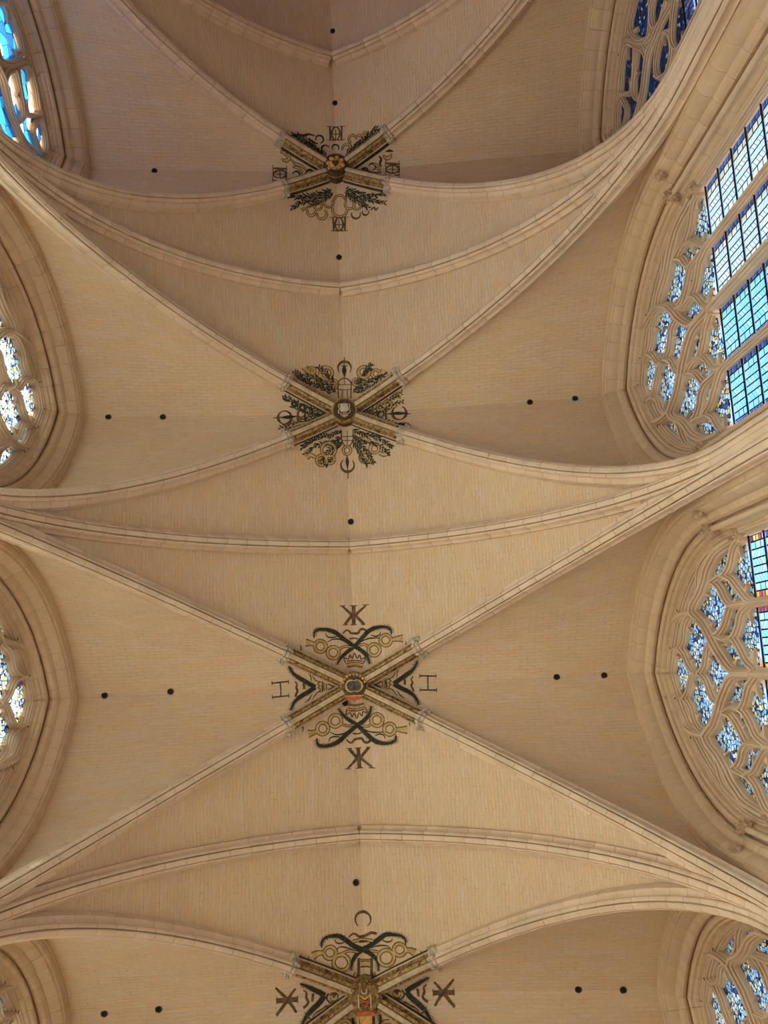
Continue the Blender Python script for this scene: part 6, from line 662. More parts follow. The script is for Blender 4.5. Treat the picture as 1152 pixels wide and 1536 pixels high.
# ------------------------------------------------------------------ painted ornament on the webs
def ribbon(mb, pts, w, k, off, mi, sx=1, sd=1):
    """a painted stroke laid on the vault; pts in metres from the keystone"""
    w0, w1, w2 = w
    P = spline([(x * sx, d * sd) for x, d in pts], 0.05)
    ln = [0.0]
    for i in range(1, len(P)): ln.append(ln[-1] + (P[i] - P[i - 1]).length)
    tot = max(ln[-1], 1e-6)
    a = []; b = []
    for i, p in enumerate(P):
        t = P[min(i + 1, len(P) - 1)] - P[max(i - 1, 0)]
        if t.length < 1e-9: continue
        t.normalize()
        f = ln[i] / tot
        ww = (w0 + (w1 - w0) * min(1, f * 2)) if f < 0.5 else (w1 + (w2 - w1) * (f - 0.5) * 2)
        nrm = Vector((-t.y, t.x)) * (ww / 2)
        a.append(p + nrm); b.append(p - nrm)
    vs = [(p.x, yk(k) + p.y, surf(p.x, p.y, k) - off) for p in a] + [(p.x, yk(k) + p.y, surf(p.x, p.y, k) - off) for p in b]
    n = len(a)
    mb.add(vs, [(i, i + 1, n + i + 1, n + i) for i in range(n - 1)], mi)


PART_NAME = {'letter': 'painted_letter', 'horn': 'painted_feather', 'ribbon': 'painted_ribbon', 'strap': 'painted_strapwork', 'crown': 'painted_crown',
             'crescent': 'painted_crescent', 'tower': 'painted_tower', 'quiver': 'painted_quiver', 'branch': 'painted_branch', 'leaf': 'painted_branch'}
PM = ['d', 'b', 'g', 'o']


def decorate(k, sc, web, sx=1, sd=1):
    acc = {}
    rnd = random.Random(k * 7 + len(sc))
    for i, item in enumerate(ORN[k][sc].split(';')):
        head, body = item.split('|')
        part, col, w0, w1, w2 = head.split(',')
        w = [int(v) / 1000 for v in (w0, w1, w2)]
        pts = [tuple(int(v) / 200 for v in p.split(',')) for p in body.split(' ')]
        mb = acc.setdefault(PART_NAME[part], MB())
        o = 0.008 + 0.0004 * (i % 12)
        if col == 'g':
            ribbon(mb, pts, [v + 0.034 for v in w], k, o - 0.003, PM.index('b'), sx, sd)
        if part == 'leaf': w = [w[0], w[1] * 1.4, w[2]]
        if col == 'g': w = [v * 0.9 for v in w]
        ribbon(mb, pts, w, k, o, PM.index(col), sx, sd)
        if part == 'horn':                # barbs along the feather
            P = spline([(x * sx, d * sd) for x, d in pts], 0.035)
            for j in range(1, len(P) - 1):
                t = (P[j + 1] - P[j - 1]).normalized()
                for s in (-1, 1):
                    q = P[j] + Vector((-t.y, t.x)) * s * w[1] * rnd.uniform(0.55, 0.85) + t * 0.03
                    ribbon(mb, [tuple(P[j]), tuple(q)], (0.02, 0.014, 0.004), k, o + 0.001, 0)
    for nm, mb in acc.items():
        mb.build(nm, [M[c] for c in PM], WEBS[(k, web)])


decorate(1, 'top', 'top'); decorate(1, 'bottom', 'bottom'); decorate(1, 'left', 'left'); decorate(1, 'right', 'right')
decorate(2, 'top', 'top'); decorate(2, 'bottom', 'bottom'); decorate(2, 'left', 'left'); decorate(2, 'right', 'right')
decorate(3, 'top', 'top'); decorate(3, 'top', 'bottom', 1, -1); decorate(3, 'left', 'left'); decorate(3, 'left', 'right', -1, 1)
decorate(4, 'top', 'top'); decorate(4, 'top', 'bottom', 1, -1); decorate(4, 'right', 'right'); decorate(4, 'right', 'left', -1, 1)

# ------------------------------------------------------------------ ribs
HALF = [(0.0, 0.0), (0.040, 0.0), (0.054, 0.014), (0.044, 0.070), (0.060, 0.076), (0.070, 0.036), (0.098, 0.044), (0.122, 0.072), (0.124, 0.104), (0.096, 0.150), (0.112, 0.164), (0.140, 0.194), (0.162, 0.206), (0.190, 0.212), (0.190, 0.36)]
PROF = [(-v, w) for v, w in reversed(HALF[1:])] + HALF      # lateral, depth above the soffit


def grow(prof, d):
    return [(v * (1 - d / 0.19), w + d * (1 - w / 0.36)) for v, w in prof]


def rib_point(ph, v, w, st, clamp=True, geom=(RC, ZS, RR)):
    x = geom[2] * math.cos(ph) - geom[0]; z = geom[1] + geom[2] * math.sin(ph)
    nx, nz = math.cos(ph) / st, math.sin(ph)
    m = math.hypot(nx, nz)
    s = x * st + w * nx / m
    if clamp: s = max(0.0, s)
    return (s, v, z + w * nz / m)


PH1 = math.acos(RC / RR)


def rib_piece(ph_a, ph_b, st, gap=0.003, prof=PROF, n=3, geom=(RC, ZS, RR)):
    """a voussoir from ph_a (low) to ph_b (high), its arrises eased"""
    g = gap / RR; c = 0.008 / RR
    secs = [(ph_a + g, 0.004), (ph_a + g + c, 0.0)] + [(ph_a + (ph_b - ph_a) * i / n, 0.0) for i in range(1, n)] + [(ph_b - g - c, 0.0), (ph_b - g, 0.004)]
    mb = MB()
    mb.loft([[rib_point(ph, v, w, st, True, geom) for v, w in grow(prof, d)] for ph, d in secs])
    return mb


def rib_core(ph_a, ph_b, st, n=24, geom=(RC, ZS, RR)):  # inner core added behind the voussoirs to block light at the joints
    pr = [(-0.15, 0.3), (-0.085, 0.13), (-0.035, 0.03), (0.035, 0.03), (0.085, 0.13), (0.15, 0.3)]
    mb = MB()
    mb.loft([[rib_point(ph_a + (ph_b - ph_a) * i / n, v, w, st, True, geom) for v, w in pr] for i in range(n + 1)])
    return mb


def rib_shaft(st):
    mb = MB()
    x = (RR - RC) * st
    mb.loft([[(x + w, v, z) for v, w in PROF] for z in (0.02, 6.0, ZS - 0.006)])
    return mb


# transverse arches: circular, so one voussoir serves every joint
NV = 21


def transverse_set(geom):
    a, zc, r = geom
    p1 = math.acos(a / r); p0 = math.asin((ZS - zc) / r) if zc < ZS else 0.0
    dp = (p1 - p0) / NV
    v = rib_piece(-dp / 2, dp / 2, 1.0, geom=geom)
    e = rib_piece(p1 - dp, p1 + 0.006 / r, 1.0, geom=geom)
    c = rib_core(p0, p1, 1.0, geom=geom)
    return (mesh('voussoir', [(q[0] + a, q[1], q[2] - zc) for q in v.v], v.f, M['rib'], 22), mesh('voussoir', e.v, e.f, M['rib'], 22),
            mesh('joint_core', c.v, c.f, M['joint']), p0, dp, a, zc)


TSET = {0: transverse_set(CHOIR), 1: transverse_set((RC, ZS, RR))}
sh = rib_shaft(1.0); shaft_me = mesh('shaft', sh.v, sh.f, M['rib'], 22)
TLAB = {0: 'pale stone transverse arch at the far end, near the top edge of the photo', 1: 'pale transverse arch between the HD keystone and the olive branch keystone',
        2: 'pale transverse arch between the olive branch keystone and the letter H keystone', 3: 'pale transverse arch between the letter H keystone and the lowest keystone',
        4: 'pale transverse arch against the near end wall'}
for k in range(0, 5):
    e = tag(empty('transverse_rib', (0, yk(k) + L / 2, 0)), TLAB[k], 'rib', 'transverse arches of the vault')
    v_me, last_me, core_me, p0, dp, a, zc = TSET[min(k, 1)]
    for base in (Matrix.Identity(4), R180):
        for i in range(NV - 1):
            put('voussoir', v_me, e, matrix=base @ Matrix.Translation((-a, 0, zc)) @ Matrix.Rotation(-(p0 + dp * (i + 0.5)), 4, 'Y'))
        put('voussoir', last_me, e, matrix=base)
        put('joint_core', core_me, e, matrix=base)
        put('shaft', shaft_me, e, matrix=base)

# diagonals: each arm runs from its keystone to a wall pier
NS = 20


def ph_at(s, st): return math.acos(min(1, (s / st + RC) / RR))


SEG_M = [3, 3, 3, 3, 3, 3, 3, 2, 2, 1, 1, 0]
# material per profile segment: 0 cream nose, 1 dark line, 2 gilt, 3 dark band
half_m = [0, 0, 1, 1, 1, 2, 2, 2, 1, 3, 3, 3, 0, 1]
PAINT_M = [m for m in reversed(half_m)] + half_m + [3]


def diag_set(s_end):
    pa = ph_at(s_end + 0.10, ST)
    out = []
    for i in range(NS):
        p = rib_piece(pa * i / NS, pa * (i + 1) / NS, ST)
        out.append(mesh('voussoir', p.v, p.f, M['rib'], 22))
    mb = MB()
    p0, p1 = ph_at(s_end, ST), ph_at(0.22, ST)
    mb.loft([[rib_point(p0 + (p1 - p0) * i / 8, v, w, ST, False) for v, w in PROF] for i in range(9)], smi=PAINT_M[:len(PROF)], mi=0)
    paint = mesh('painted_rib_end', mb.v, mb.f, [M['cream'], M['line'], M['gilt'], M['gilt_dark']], 35, mb.mi)
    # collar with scrolled edge
    mb = MB()
    def big(f, dz): return [(v * f, w * 1.0 - dz) for v, w in PROF]
    q = [ph_at(s_end + a, ST) for a in (0.17, 0.14, 0.10, 0.06, 0.02, -0.02)]
    fs = [(1.02, 0.006), (1.16, 0.030), (1.05, 0.012), (1.20, 0.036), (1.08, 0.016), (1.0, 0.004)]
    mb.loft([[rib_point(ph, v, w, ST, False) for v, w in big(f, dz)] for ph, (f, dz) in zip(q, fs)])
    for s in (-1, 1):
        for a, v, r in ((0.12, 0.20, 0.05), (0.05, 0.24, 0.04), (0.16, 0.15, 0.035)):
            c = rib_point(ph_at(s_end + a, ST), s * v, 0.20, ST, False)
            mb.ball(c, r, 8)
    collar = mesh('painted_collar', mb.v, mb.f, M['grey'], 35)
    return out, paint, collar


cm = rib_core(0, PH1, ST); dcore_me = mesh('joint_core', cm.v, cm.f, M['joint'])
sh = rib_shaft(ST); dshaft_me = mesh('shaft', sh.v, sh.f, M['rib'], 22)
SETS = {1: diag_set(1.32), 2: diag_set(1.36), 3: diag_set(1.50), 4: diag_set(1.52)}
SETS[0] = SETS[1]
KEYN = {0: 'the far end keystone', 1: 'the HD monogram keystone', 2: 'the olive branch keystone', 3: 'the letter H and K keystone', 4: 'the lowest keystone'}
ang = math.atan2(L / 2, W)
for k in range(0, 5):
    for a, nm in ((ang, 'lower right'), (-ang, 'upper right'), (math.pi - ang, 'lower left'), (math.pi + ang, 'upper left')):
        e = tag(empty('diagonal_rib', (0, yk(k), 0), a), 'diagonal rib with painted end, ' + nm + ' arm from ' + KEYN[k], 'rib', 'diagonal ribs of the vault')
        vs_, paint, collar = SETS[k]
        for me in vs_: put('voussoir', me, e)
        put('painted_rib_end', paint, e)['label'] = 'gilded and dark painted bands beside the keystone'
        put('painted_collar', collar, e)['label'] = 'grey scrolled collar where the paint ends'
        put('joint_core', dcore_me, e)
        put('shaft', dshaft_me, e)

# ------------------------------------------------------------------ keystones
ZB = 18.93 + ZC
KLAB = {1: 'round keystone with a gold face and dark heart, lobed ring', 2: 'round dark keystone with a grey crowned shield among olive branches',
        3: 'keystone with two interlaced gold crescents on slate blue bars', 4: 'dark brown keystone with an angular red and gold cipher and small crescent'}
for k in (1, 2, 3, 4):
    e = tag(empty('keystone', (0, yk(k), ZB)), KLAB[k], 'keystone', 'painted keystones on the vault ridge')
    if k == 4: e.scale = (1.14, 1.14, 1.0)
    mb = MB()
    mb.lathe([(0.0, 0.0), (0.25, 0.0), (0.27, 0.02), (0.275, 0.05), (0.30, 0.06), (0.315, 0.10), (0.30, 0.14), (0.27, 0.16), (0.28, 0.22), (0.31, 0.26), (0.31, 0.42)], 36,
             smi=[0, 0, 1, 1, 2, 2, 1, 1, 0, 0])
    base_c = {1: ('line', 'line', 'gilt_dark'), 2: ('line', 'gilt', 'gilt_dark'), 3: ('slate', 'gilt_dark', 'gilt'), 4: ('gilt_dark', 'line', 'gilt_dark')}[k]
    mb.build('drum', [M[c] for c in base_c], e, 40)
    def ringmesh(name, r, t, mat, beads=0, z=0.0):
        q = MB()
        q.loft([[((r + t * math.cos(2 * math.pi * j / 8)) * math.cos(a), (r + t * math.cos(2 * math.pi * j / 8)) * math.sin(a), z + t * math.sin(2 * math.pi * j / 8)) for j in range(8)]
                for a in [2 * math.pi * i / 40 for i in range(41)]], caps=False)
        for i in range(beads):
            a = 2 * math.pi * i / beads
            q.ball((r * math.cos(a), r * math.sin(a), z - 0.01), t * 1.5, 8)
        q.build(name, M[mat], e, 60)
    def arc_band(name, cx, cy, r0, r1, a0, a1, mat, h=0.03, n=18):
        q = MB()
        rings = []
        for i in range(n + 1):
            a = math.radians(a0 + (a1 - a0) * i / n)
            f = math.sin(math.pi * i / n) ** 0.5
            m_, t_ = (r0 + r1) / 2, (r1 - r0) / 2 * max(0.15, f)
            rings.append([(cx + (m_ - t_) * math.cos(a), cy + (m_ - t_) * math.sin(a), 0.005), (cx + (m_ + t_) * math.cos(a), cy + (m_ + t_) * math.sin(a), 0.005),
                          (cx + (m_ + t_) * math.cos(a), cy + (m_ + t_) * math.sin(a), -h), (cx + (m_ - t_) * math.cos(a), cy + (m_ - t_) * math.sin(a), -h)])
        q.loft(rings)
        return q.build(name, M[mat], e, 40)
    def plate(name, poly, mat, h=0.03, z=0.004):
        q = MB(); q.prism(poly, z, -h)
        return q.build(name, M[mat], e)
    if k == 3:
        ringmesh('beaded_ring', 0.285, 0.022, 'gilt', 22, 0.05)
        for x in (-0.19, 0.16):
            plate('bar', [(x - 0.02, -0.13), (x + 0.02, -0.13), (x + 0.02, 0.13), (x - 0.02, 0.13)], 'line', 0.012)
        plate('bar', [(-0.012, -0.17), (0.012, -0.17), (0.012, 0.17), (-0.012, 0.17)], 'line', 0.015)
        arc_band('gold_crescent', -0.055, 0.0, 0.105, 0.145, 50, 310, 'goldleaf', 0.035)
        arc_band('gold_crescent', 0.055, 0.0, 0.105, 0.145, -130, 130, 'goldleaf', 0.045)
        for i in range(9):
            a = math.radians(200 + 140 * i / 8)
            q = MB(); q.ball((0.25 * math.cos(a), 0.25 * math.sin(a), -0.005), 0.035, 8)
            q.build('crown_pearl', M['goldleaf'], e, 60)
        plate('red_plinth', [(-0.19, 0.22), (0.19, 0.22), (0.15, 0.29), (0.05, 0.30), (0.0, 0.36), (-0.05, 0.30), (-0.15, 0.29)], 'red', 0.02)
        plate('gold_plinth_band', [(-0.2, 0.20), (0.2, 0.20), (0.2, 0.225), (-0.2, 0.225)], 'goldleaf', 0.03)
    elif k == 2:
        ringmesh('gilded_ring', 0.275, 0.026, 'gilt', 0, 0.03)
        plate('shield', [(-0.09, -0.13), (-0.03, -0.15), (0.03, -0.15), (0.09, -0.13), (0.10, 0.02), (0.06, 0.06), (-0.06, 0.06), (-0.10, 0.02)], 'grey', 0.03)
        for s in (-1, 1):
            q = MB(); q.tube([(s * 0.11, -0.14, -0.01), (s * 0.135, -0.08, -0.02), (s * 0.11, -0.02, -0.02), (s * 0.14, 0.04, -0.02), (s * 0.12, 0.09, -0.01)], 0.014, 6)
            q.build('shield_scroll', M['cream'], e, 60)
        plate('crown', [(-0.11, 0.08), (-0.06, 0.10), (0.0, 0.08), (0.06, 0.10), (0.11, 0.08), (0.08, 0.15), (0.0, 0.19), (-0.08, 0.15)], 'cream', 0.03)
        for x in (-0.06, 0.0, 0.06):
            q = MB(); q.ball((x, 0.125, -0.03), 0.02, 8); q.build('crown_jewel', M['red'], e, 60)
    elif k == 1:
        ringmesh('dark_ring', 0.29, 0.024, 'line', 0, 0.04)
        q = MB(); q.lathe([(0.0, -0.045), (0.10, -0.04), (0.17, -0.02), (0.20, 0.01)], 28); q.build('gold_face', M['goldleaf'], e, 50)
        for i in range(8):
            a = 2 * math.pi * i / 8 + 0.2
            q = MB(); q.ball((0.185 * math.cos(a), 0.185 * math.sin(a), -0.01), 0.055, 8, sc=(1, 1, 0.6)); q.build('gold_lobe', M['goldleaf'], e, 60)
            a += math.pi / 8
            q = MB(); q.ball((0.15 * math.cos(a), 0.15 * math.sin(a), -0.028), 0.024, 8, sc=(1, 1, 0.5)); q.build('red_petal', M['red'], e, 60)
        plate('dark_heart', [(0.0, 0.09), (-0.08, 0.0), (-0.085, -0.05), (-0.04, -0.07), (0.0, -0.05), (0.04, -0.07), (0.085, -0.05), (0.08, 0.0)], 'line', 0.065)
        arc_band('dark_crescent', 0, 0.02, 0.17, 0.22, 40, 140, 'line', 0.05)
    else:
        ringmesh('beaded_ring', 0.285, 0.022, 'gilt_dark', 18, 0.05)
        for x in (-0.12, 0.10):
            plate('upright', [(x - 0.014, -0.08), (x + 0.014, -0.08), (x + 0.014, 0.15), (x - 0.014, 0.15)], 'cream', 0.03)
        for a, b_ in (((-0.12, -0.08), (0.0, 0.0)), ((0.0, 0.0), (0.10, -0.08)), ((-0.1, 0.05), (0.08, 0.03)), ((0.08, 0.03), (-0.02, 0.15)), ((-0.06, 0.08), (0.06, 0.12))):
            q = MB(); q.tube([(a[0], a[1], -0.02), (b_[0], b_[1], -0.025)], 0.013, 6); q.build('cipher_stroke', M['red'] if a[1] > 0.02 else M['goldleaf'], e)
        arc_band('silver_crescent', -0.01, -0.14, 0.035, 0.06, -50, 230, 'cream', 0.03)
        for i in range(7):
            a = math.radians(215 + 110 * i / 6)
            q = MB(); q.ball((0.26 * math.cos(a), 0.26 * math.sin(a), 0.0), 0.04, 8); q.build('crown_pearl', M['gilt_dark'], e, 60)
        plate('red_plinth', [(-0.16, 0.20), (0.16, 0.20), (0.17, 0.28), (-0.17, 0.28)], 'red', 0.03)
        plate('gold_foot', [(-0.12, 0.29), (0.12, 0.29), (0.10, 0.42), (-0.10, 0.42)], 'goldleaf', 0.0)

# ------------------------------------------------------------------ windows
PA = [(5.97, -0.06), (5.97, 0.05), (6.0, 0.07), (5.985, 0.10), (5.99, 0.19), (6.03, 0.215), (6.03, 0.25), (6.09, 0.29), (6.17, 0.315), (6.23, 0.325), (6.24, 0.365), (6.28, 0.42), (6.34, 0.45), (6.395, 0.44), (6.43, 0.395), (6.45, 0.385), (6.45, -0.06)]
PB = [(6.445, 0.35), (6.445, 0.445), (6.415, 0.475), (6.41, 0.53), (6.44, 0.565), (6.495, 0.57), (6.515, 0.60), (6.55, 0.615), (6.585, 0.62), (6.585, 0.645), (6.615, 0.665), (6.70, 0.66), (7.06, 0.66), (7.06, 0.35)]
# the tracery outlines, brought to the plane of the bars
TX, TS, TH = 0.16, 1.03, 1.022


def plane(p): return (p[0] * TS, ZC + (p[1] - ZC) * TH)


BARS = {k_: [plane(p) for p in v] for k_, v in BARS.items()}
LIGHTS = {k_: [plane(p) for p in v] for k_, v in LIGHTS.items()}
CUSPS = [[plane(p) for p in v] for v in CUSPS]


def shrink(prof, d):
    cx = sum(p[0] for p in prof) / len(prof); cr = sum(p[1] for p in prof) / len(prof)
    return [(x + (cx - x) * d, r + (cr - r) * d) for x, r in prof]


def arch_piece(prof, n, i, last=False):
    """voussoir of the window arch on the dy > 0 side; relative to the arch centre unless last"""
    ph1 = math.acos(WA / WR); dp = ph1 / n
    mb = MB(); g = 0.003 / WR; c = 0.008 / WR
    a, b = (-dp / 2, dp / 2) if not last else (ph1 - dp, ph1)
    rings = []
    for t, d in ((0, 0.02), (c, 0), (0.5, 0), (-c, 0), (-1, 0.02)):
        ring = []
        for x, r in shrink(prof, d):
            R_ = WR - r
            hi = b - g if not last else math.acos(min(1, WA / R_)) - g * 0.6
            lo = a + g
            ph = lo if t == 0 else hi if t == -1 else (lo + hi) / 2 if t == 0.5 else (lo + t if t > 0 else hi + t)
            if last: ring.append((x, -WA + R_ * math.cos(ph), WZ + R_ * math.sin(ph)))
            else: ring.append((x, R_ * math.cos(ph), R_ * math.sin(ph)))
        rings.append(ring)
    mb.loft(rings)
    return mb


def mirror(vs): return [(x, -y, z) for x, y, z in vs]


NA = 13
SH = {}
for nm, pr in (('a', PA), ('b', PB)):
    p = arch_piece(pr, NA, 0); q = arch_piece(pr, NA, 0, True)
    SH[nm] = (mesh('voussoir', p.v, p.f, M['frame'], 24), mesh('voussoir', mirror(p.v), p.f, M['frame'], 24),
              mesh('voussoir', q.v, q.f, M['frame'], 24), mesh('voussoir', mirror(q.v), q.f, M['frame'], 24))
    for s in (1, -1):
        mb = MB(); h = 0.56
        mb.loft([[(x, s * (WR - WA - r), z) for x, r in shrink(pr, d)] for z, d in ((0.003, 0.02), (0.012, 0), (h - 0.012, 0), (h - 0.003, 0.02))])
        mb2 = MB()
        mb2.loft([[(x, s * (WR - WA - r), z) for x, r in pr] for z in (JAMB0 - 0.3, WZ - 7 * h)])
        SH[nm] += (mesh('jamb_block', mb.v, mb.f, M['frame'], 24), mesh('jamb', mb2.v, mb2.f, M['frame'], 24))

# foliage capital of a jamb shaft
mb = MB()
mb.lathe([(0.055, -0.16), (0.06, -0.14), (0.055, -0.12), (0.065, -0.06), (0.095, 0.02), (0.11, 0.05), (0.11, 0.08), (0.07, 0.09)], 14)
cap_me = mesh('capital', mb.v, mb.f, M['frame'], 40)
mb = MB(); rnd = random.Random(3)
for row, (zz, rr, n) in enumerate(((-0.09, 0.085, 7), (-0.03, 0.11, 8), (0.03, 0.13, 9))):
    for i in range(n):
        a = 2 * math.pi * (i + 0.5 * row) / n + rnd.uniform(-.15, .15)
        c = Vector((rr * math.cos(a), rr * math.sin(a), zz))
        mb.ball(c, 0.034, 6, sc=(1, 1, 0.8))
        mb.ball(c + Vector((0.03 * math.cos(a + .6), 0.03 * math.sin(a + .6), 0.03)), 0.022, 6)
        mb.ball(c + Vector((0.03 * math.cos(a - .6), 0.03 * math.sin(a - .6), -0.025)), 0.020, 6)
foliage_me = mesh('foliage', mb.v, mb.f, M['frame'], 50)
mb = MB(); mb.lathe([(0.0, JAMB0 - WZ), (0.052, JAMB0 - WZ), (0.052, -0.15)], 12)
jshaft_me = mesh('jamb_shaft', mb.v, mb.f, M['frame'], 60)

# bar sections: across (w), depth from the face (x)
BIG = [(0.0, 6.560), (0.024, 6.564), (0.034, 6.580), (0.022, 6.605), (0.030, 6.615), (0.056, 6.620), (0.064, 6.635), (0.052, 6.660), (0.060, 6.672), (0.084, 6.685), (0.096, 6.720), (0.096, 6.940)]
MID = [(0.0, 6.620), (0.016, 6.624), (0.024, 6.638), (0.016, 6.660), (0.044, 6.670), (0.052, 6.685), (0.046, 6.705), (0.072, 6.725), (0.080, 6.745), (0.080, 6.920)]


BSEC = [(0.0, 6.65), (0.016, 6.654), (0.022, 6.665), (0.014, 6.685), (0.040, 6.692), (0.048, 6.705), (0.040, 6.725), (0.058, 6.74), (0.060, 6.90)]


def bar(pts, sec, step=0.07, mir=1):
    P = spline(pts, step)
    full = [(-w, x) for w, x in reversed(sec[1:])] + list(sec)
    rings = []
    closed = (P[0] - P[-1]).length < 1e-3
    for i, p in enumerate(P):
        if closed and i in (0, len(P) - 1): t = P[1] - P[-2]
        else: t = P[min(i + 1, len(P) - 1)] - P[max(i - 1, 0)]
        if t.length < 1e-6: t = Vector((0, 1))
        t.normalize(); n = Vector((-t.y, t.x))
        rings.append([(x, mir * (p.x + n.x * w), p.y + n.y * w) for w, x in full])
    mb = MB(); mb.loft(rings)
    return mb


def cusp(tip, b1, b2, mir=1):
    """a pointed foil between two hollow arcs"""
    T, A, B = Vector(tip), Vector(b1), Vector(b2)
    m = (A + B) / 2
    poly = []
    for s, e in ((A, T), (T, B)):
        for i in range(6):
            u = i / 6
            p = s.lerp(e, u)
            poly.append(p + (m - p) * 0.42 * math.sin(math.pi * u))
    poly.append(B)
    mb = MB(); n = len(poly)
    vs = [(6.715, mir * p.x, p.y) for p in poly] + [(6.82, mir * p.x, p.y) for p in poly]
    mb.add(vs, [tuple(range(n)), tuple(range(2 * n - 1, n - 1, -1))] + [(i, (i + 1) % n, n + (i + 1) % n, n + i) for i in range(n)])
    return mb


BIGS = ('M1', 'M2')
TRA = []          # tracery of the four-light flamboyant pattern: (part name, mesh)
for s in (1, -1):
    for key, pts in BARS.items():
        b = bar(pts, BIG if key in BIGS else MID, 0.07, s)
        TRA.append(('tracery_bar', mesh('tracery_bar', b.v, b.f, M['tracery'], 26)))
    for c in CUSPS:
        b = cusp(*c, mir=s)
        TRA.append(('tracery_cusp', mesh('tracery_cusp', b.v, b.f, M['tracery'])))
TRB = {1: [], -1: []}
for s in (1, -1):
    for key, pts in BARSB.items():
        b = bar(pts, MID if key in ('D1', 'X1', 'D2') else BSEC, 0.07, s)
        TRB[s].append(('tracery_bar', mesh('tracery_bar', b.v, b.f, M['tracery'], 26)))
    for c in CUSPSB:
        b = cusp(*c, mir=s)
        TRB[s].append(('tracery_cusp', mesh('tracery_cusp', b.v, b.f, M['tracery'])))
MUL = {}
for nm, y, sec in (('c', 0.0, BIG), ('l', -1.137, MID), ('r', 1.137, MID)):
    b = bar([(y, JAMB0), (y, 10.0), (y, 13.0), (y, 15.5)], sec, 3.0)
    MUL[nm] = mesh('mullion', b.v, b.f, M['tracery'], 26)
# the frame bar that follows the arch
fr = [(-2.33, JAMB0), (-2.33, 15.0)] + [(-(4.34 * math.cos(t) - WA), WZ + 4.34 * math.sin(t)) for t in [math.acos(WA / 4.34) * i / 12 for i in range(13)]]
FRM = []
for s in (1, -1):
    b = bar(fr, MID, 0.2, s)
    FRM.append(mesh('tracery_frame', b.v, b.f, M['tracery'], 26))

GX = 6.78
LIGHT_ME = {}
LIGHTS['a'] = LIGHTS['a'] + [(0.0, 18.1), (0.0, 19.7), (-0.30, 19.6)]
LIGHTS['o2'] = LIGHTS['o2'] + [(-0.45, 19.55), (-0.95, 19.3)]
for key, poly in LIGHTS.items():
    for s in (1, -1):
        me = bpy.data.meshes.new('tracery_pane')
        me.from_pydata([(GX, s * y, z) for y, z in poly], [], [tuple(range(len(poly)))])
        me.materials.append(M['glass_t']); me.update()
        LIGHT_ME[(key, s)] = me
zs_ = [15.0 + 4.25 * i / 14 for i in range(15)]
me = bpy.data.meshes.new('tracery_pane')
ring = [(arch_dy(z, 0.60), z) for z in [14.95, 15.4, WZ] + [WZ + 3.88 * math.sin(math.pi / 2 * i / 12) for i in range(1, 13)]]
ring = ring + [(0.0, WZ + math.sqrt((WR - 0.60) ** 2 - WA * WA))] + [(-y, z) for y, z in reversed(ring)]
me.from_pydata([(GX, y, z) for y, z in ring], [], [tuple(range(len(ring)))])
me.materials.append(M['glass_d']); me.update()
ARCH_GLASS = {1: me, -1: me.copy()}
ARCH_GLASS[-1].materials.clear(); ARCH_GLASS[-1].materials.append(M['glass_b'])


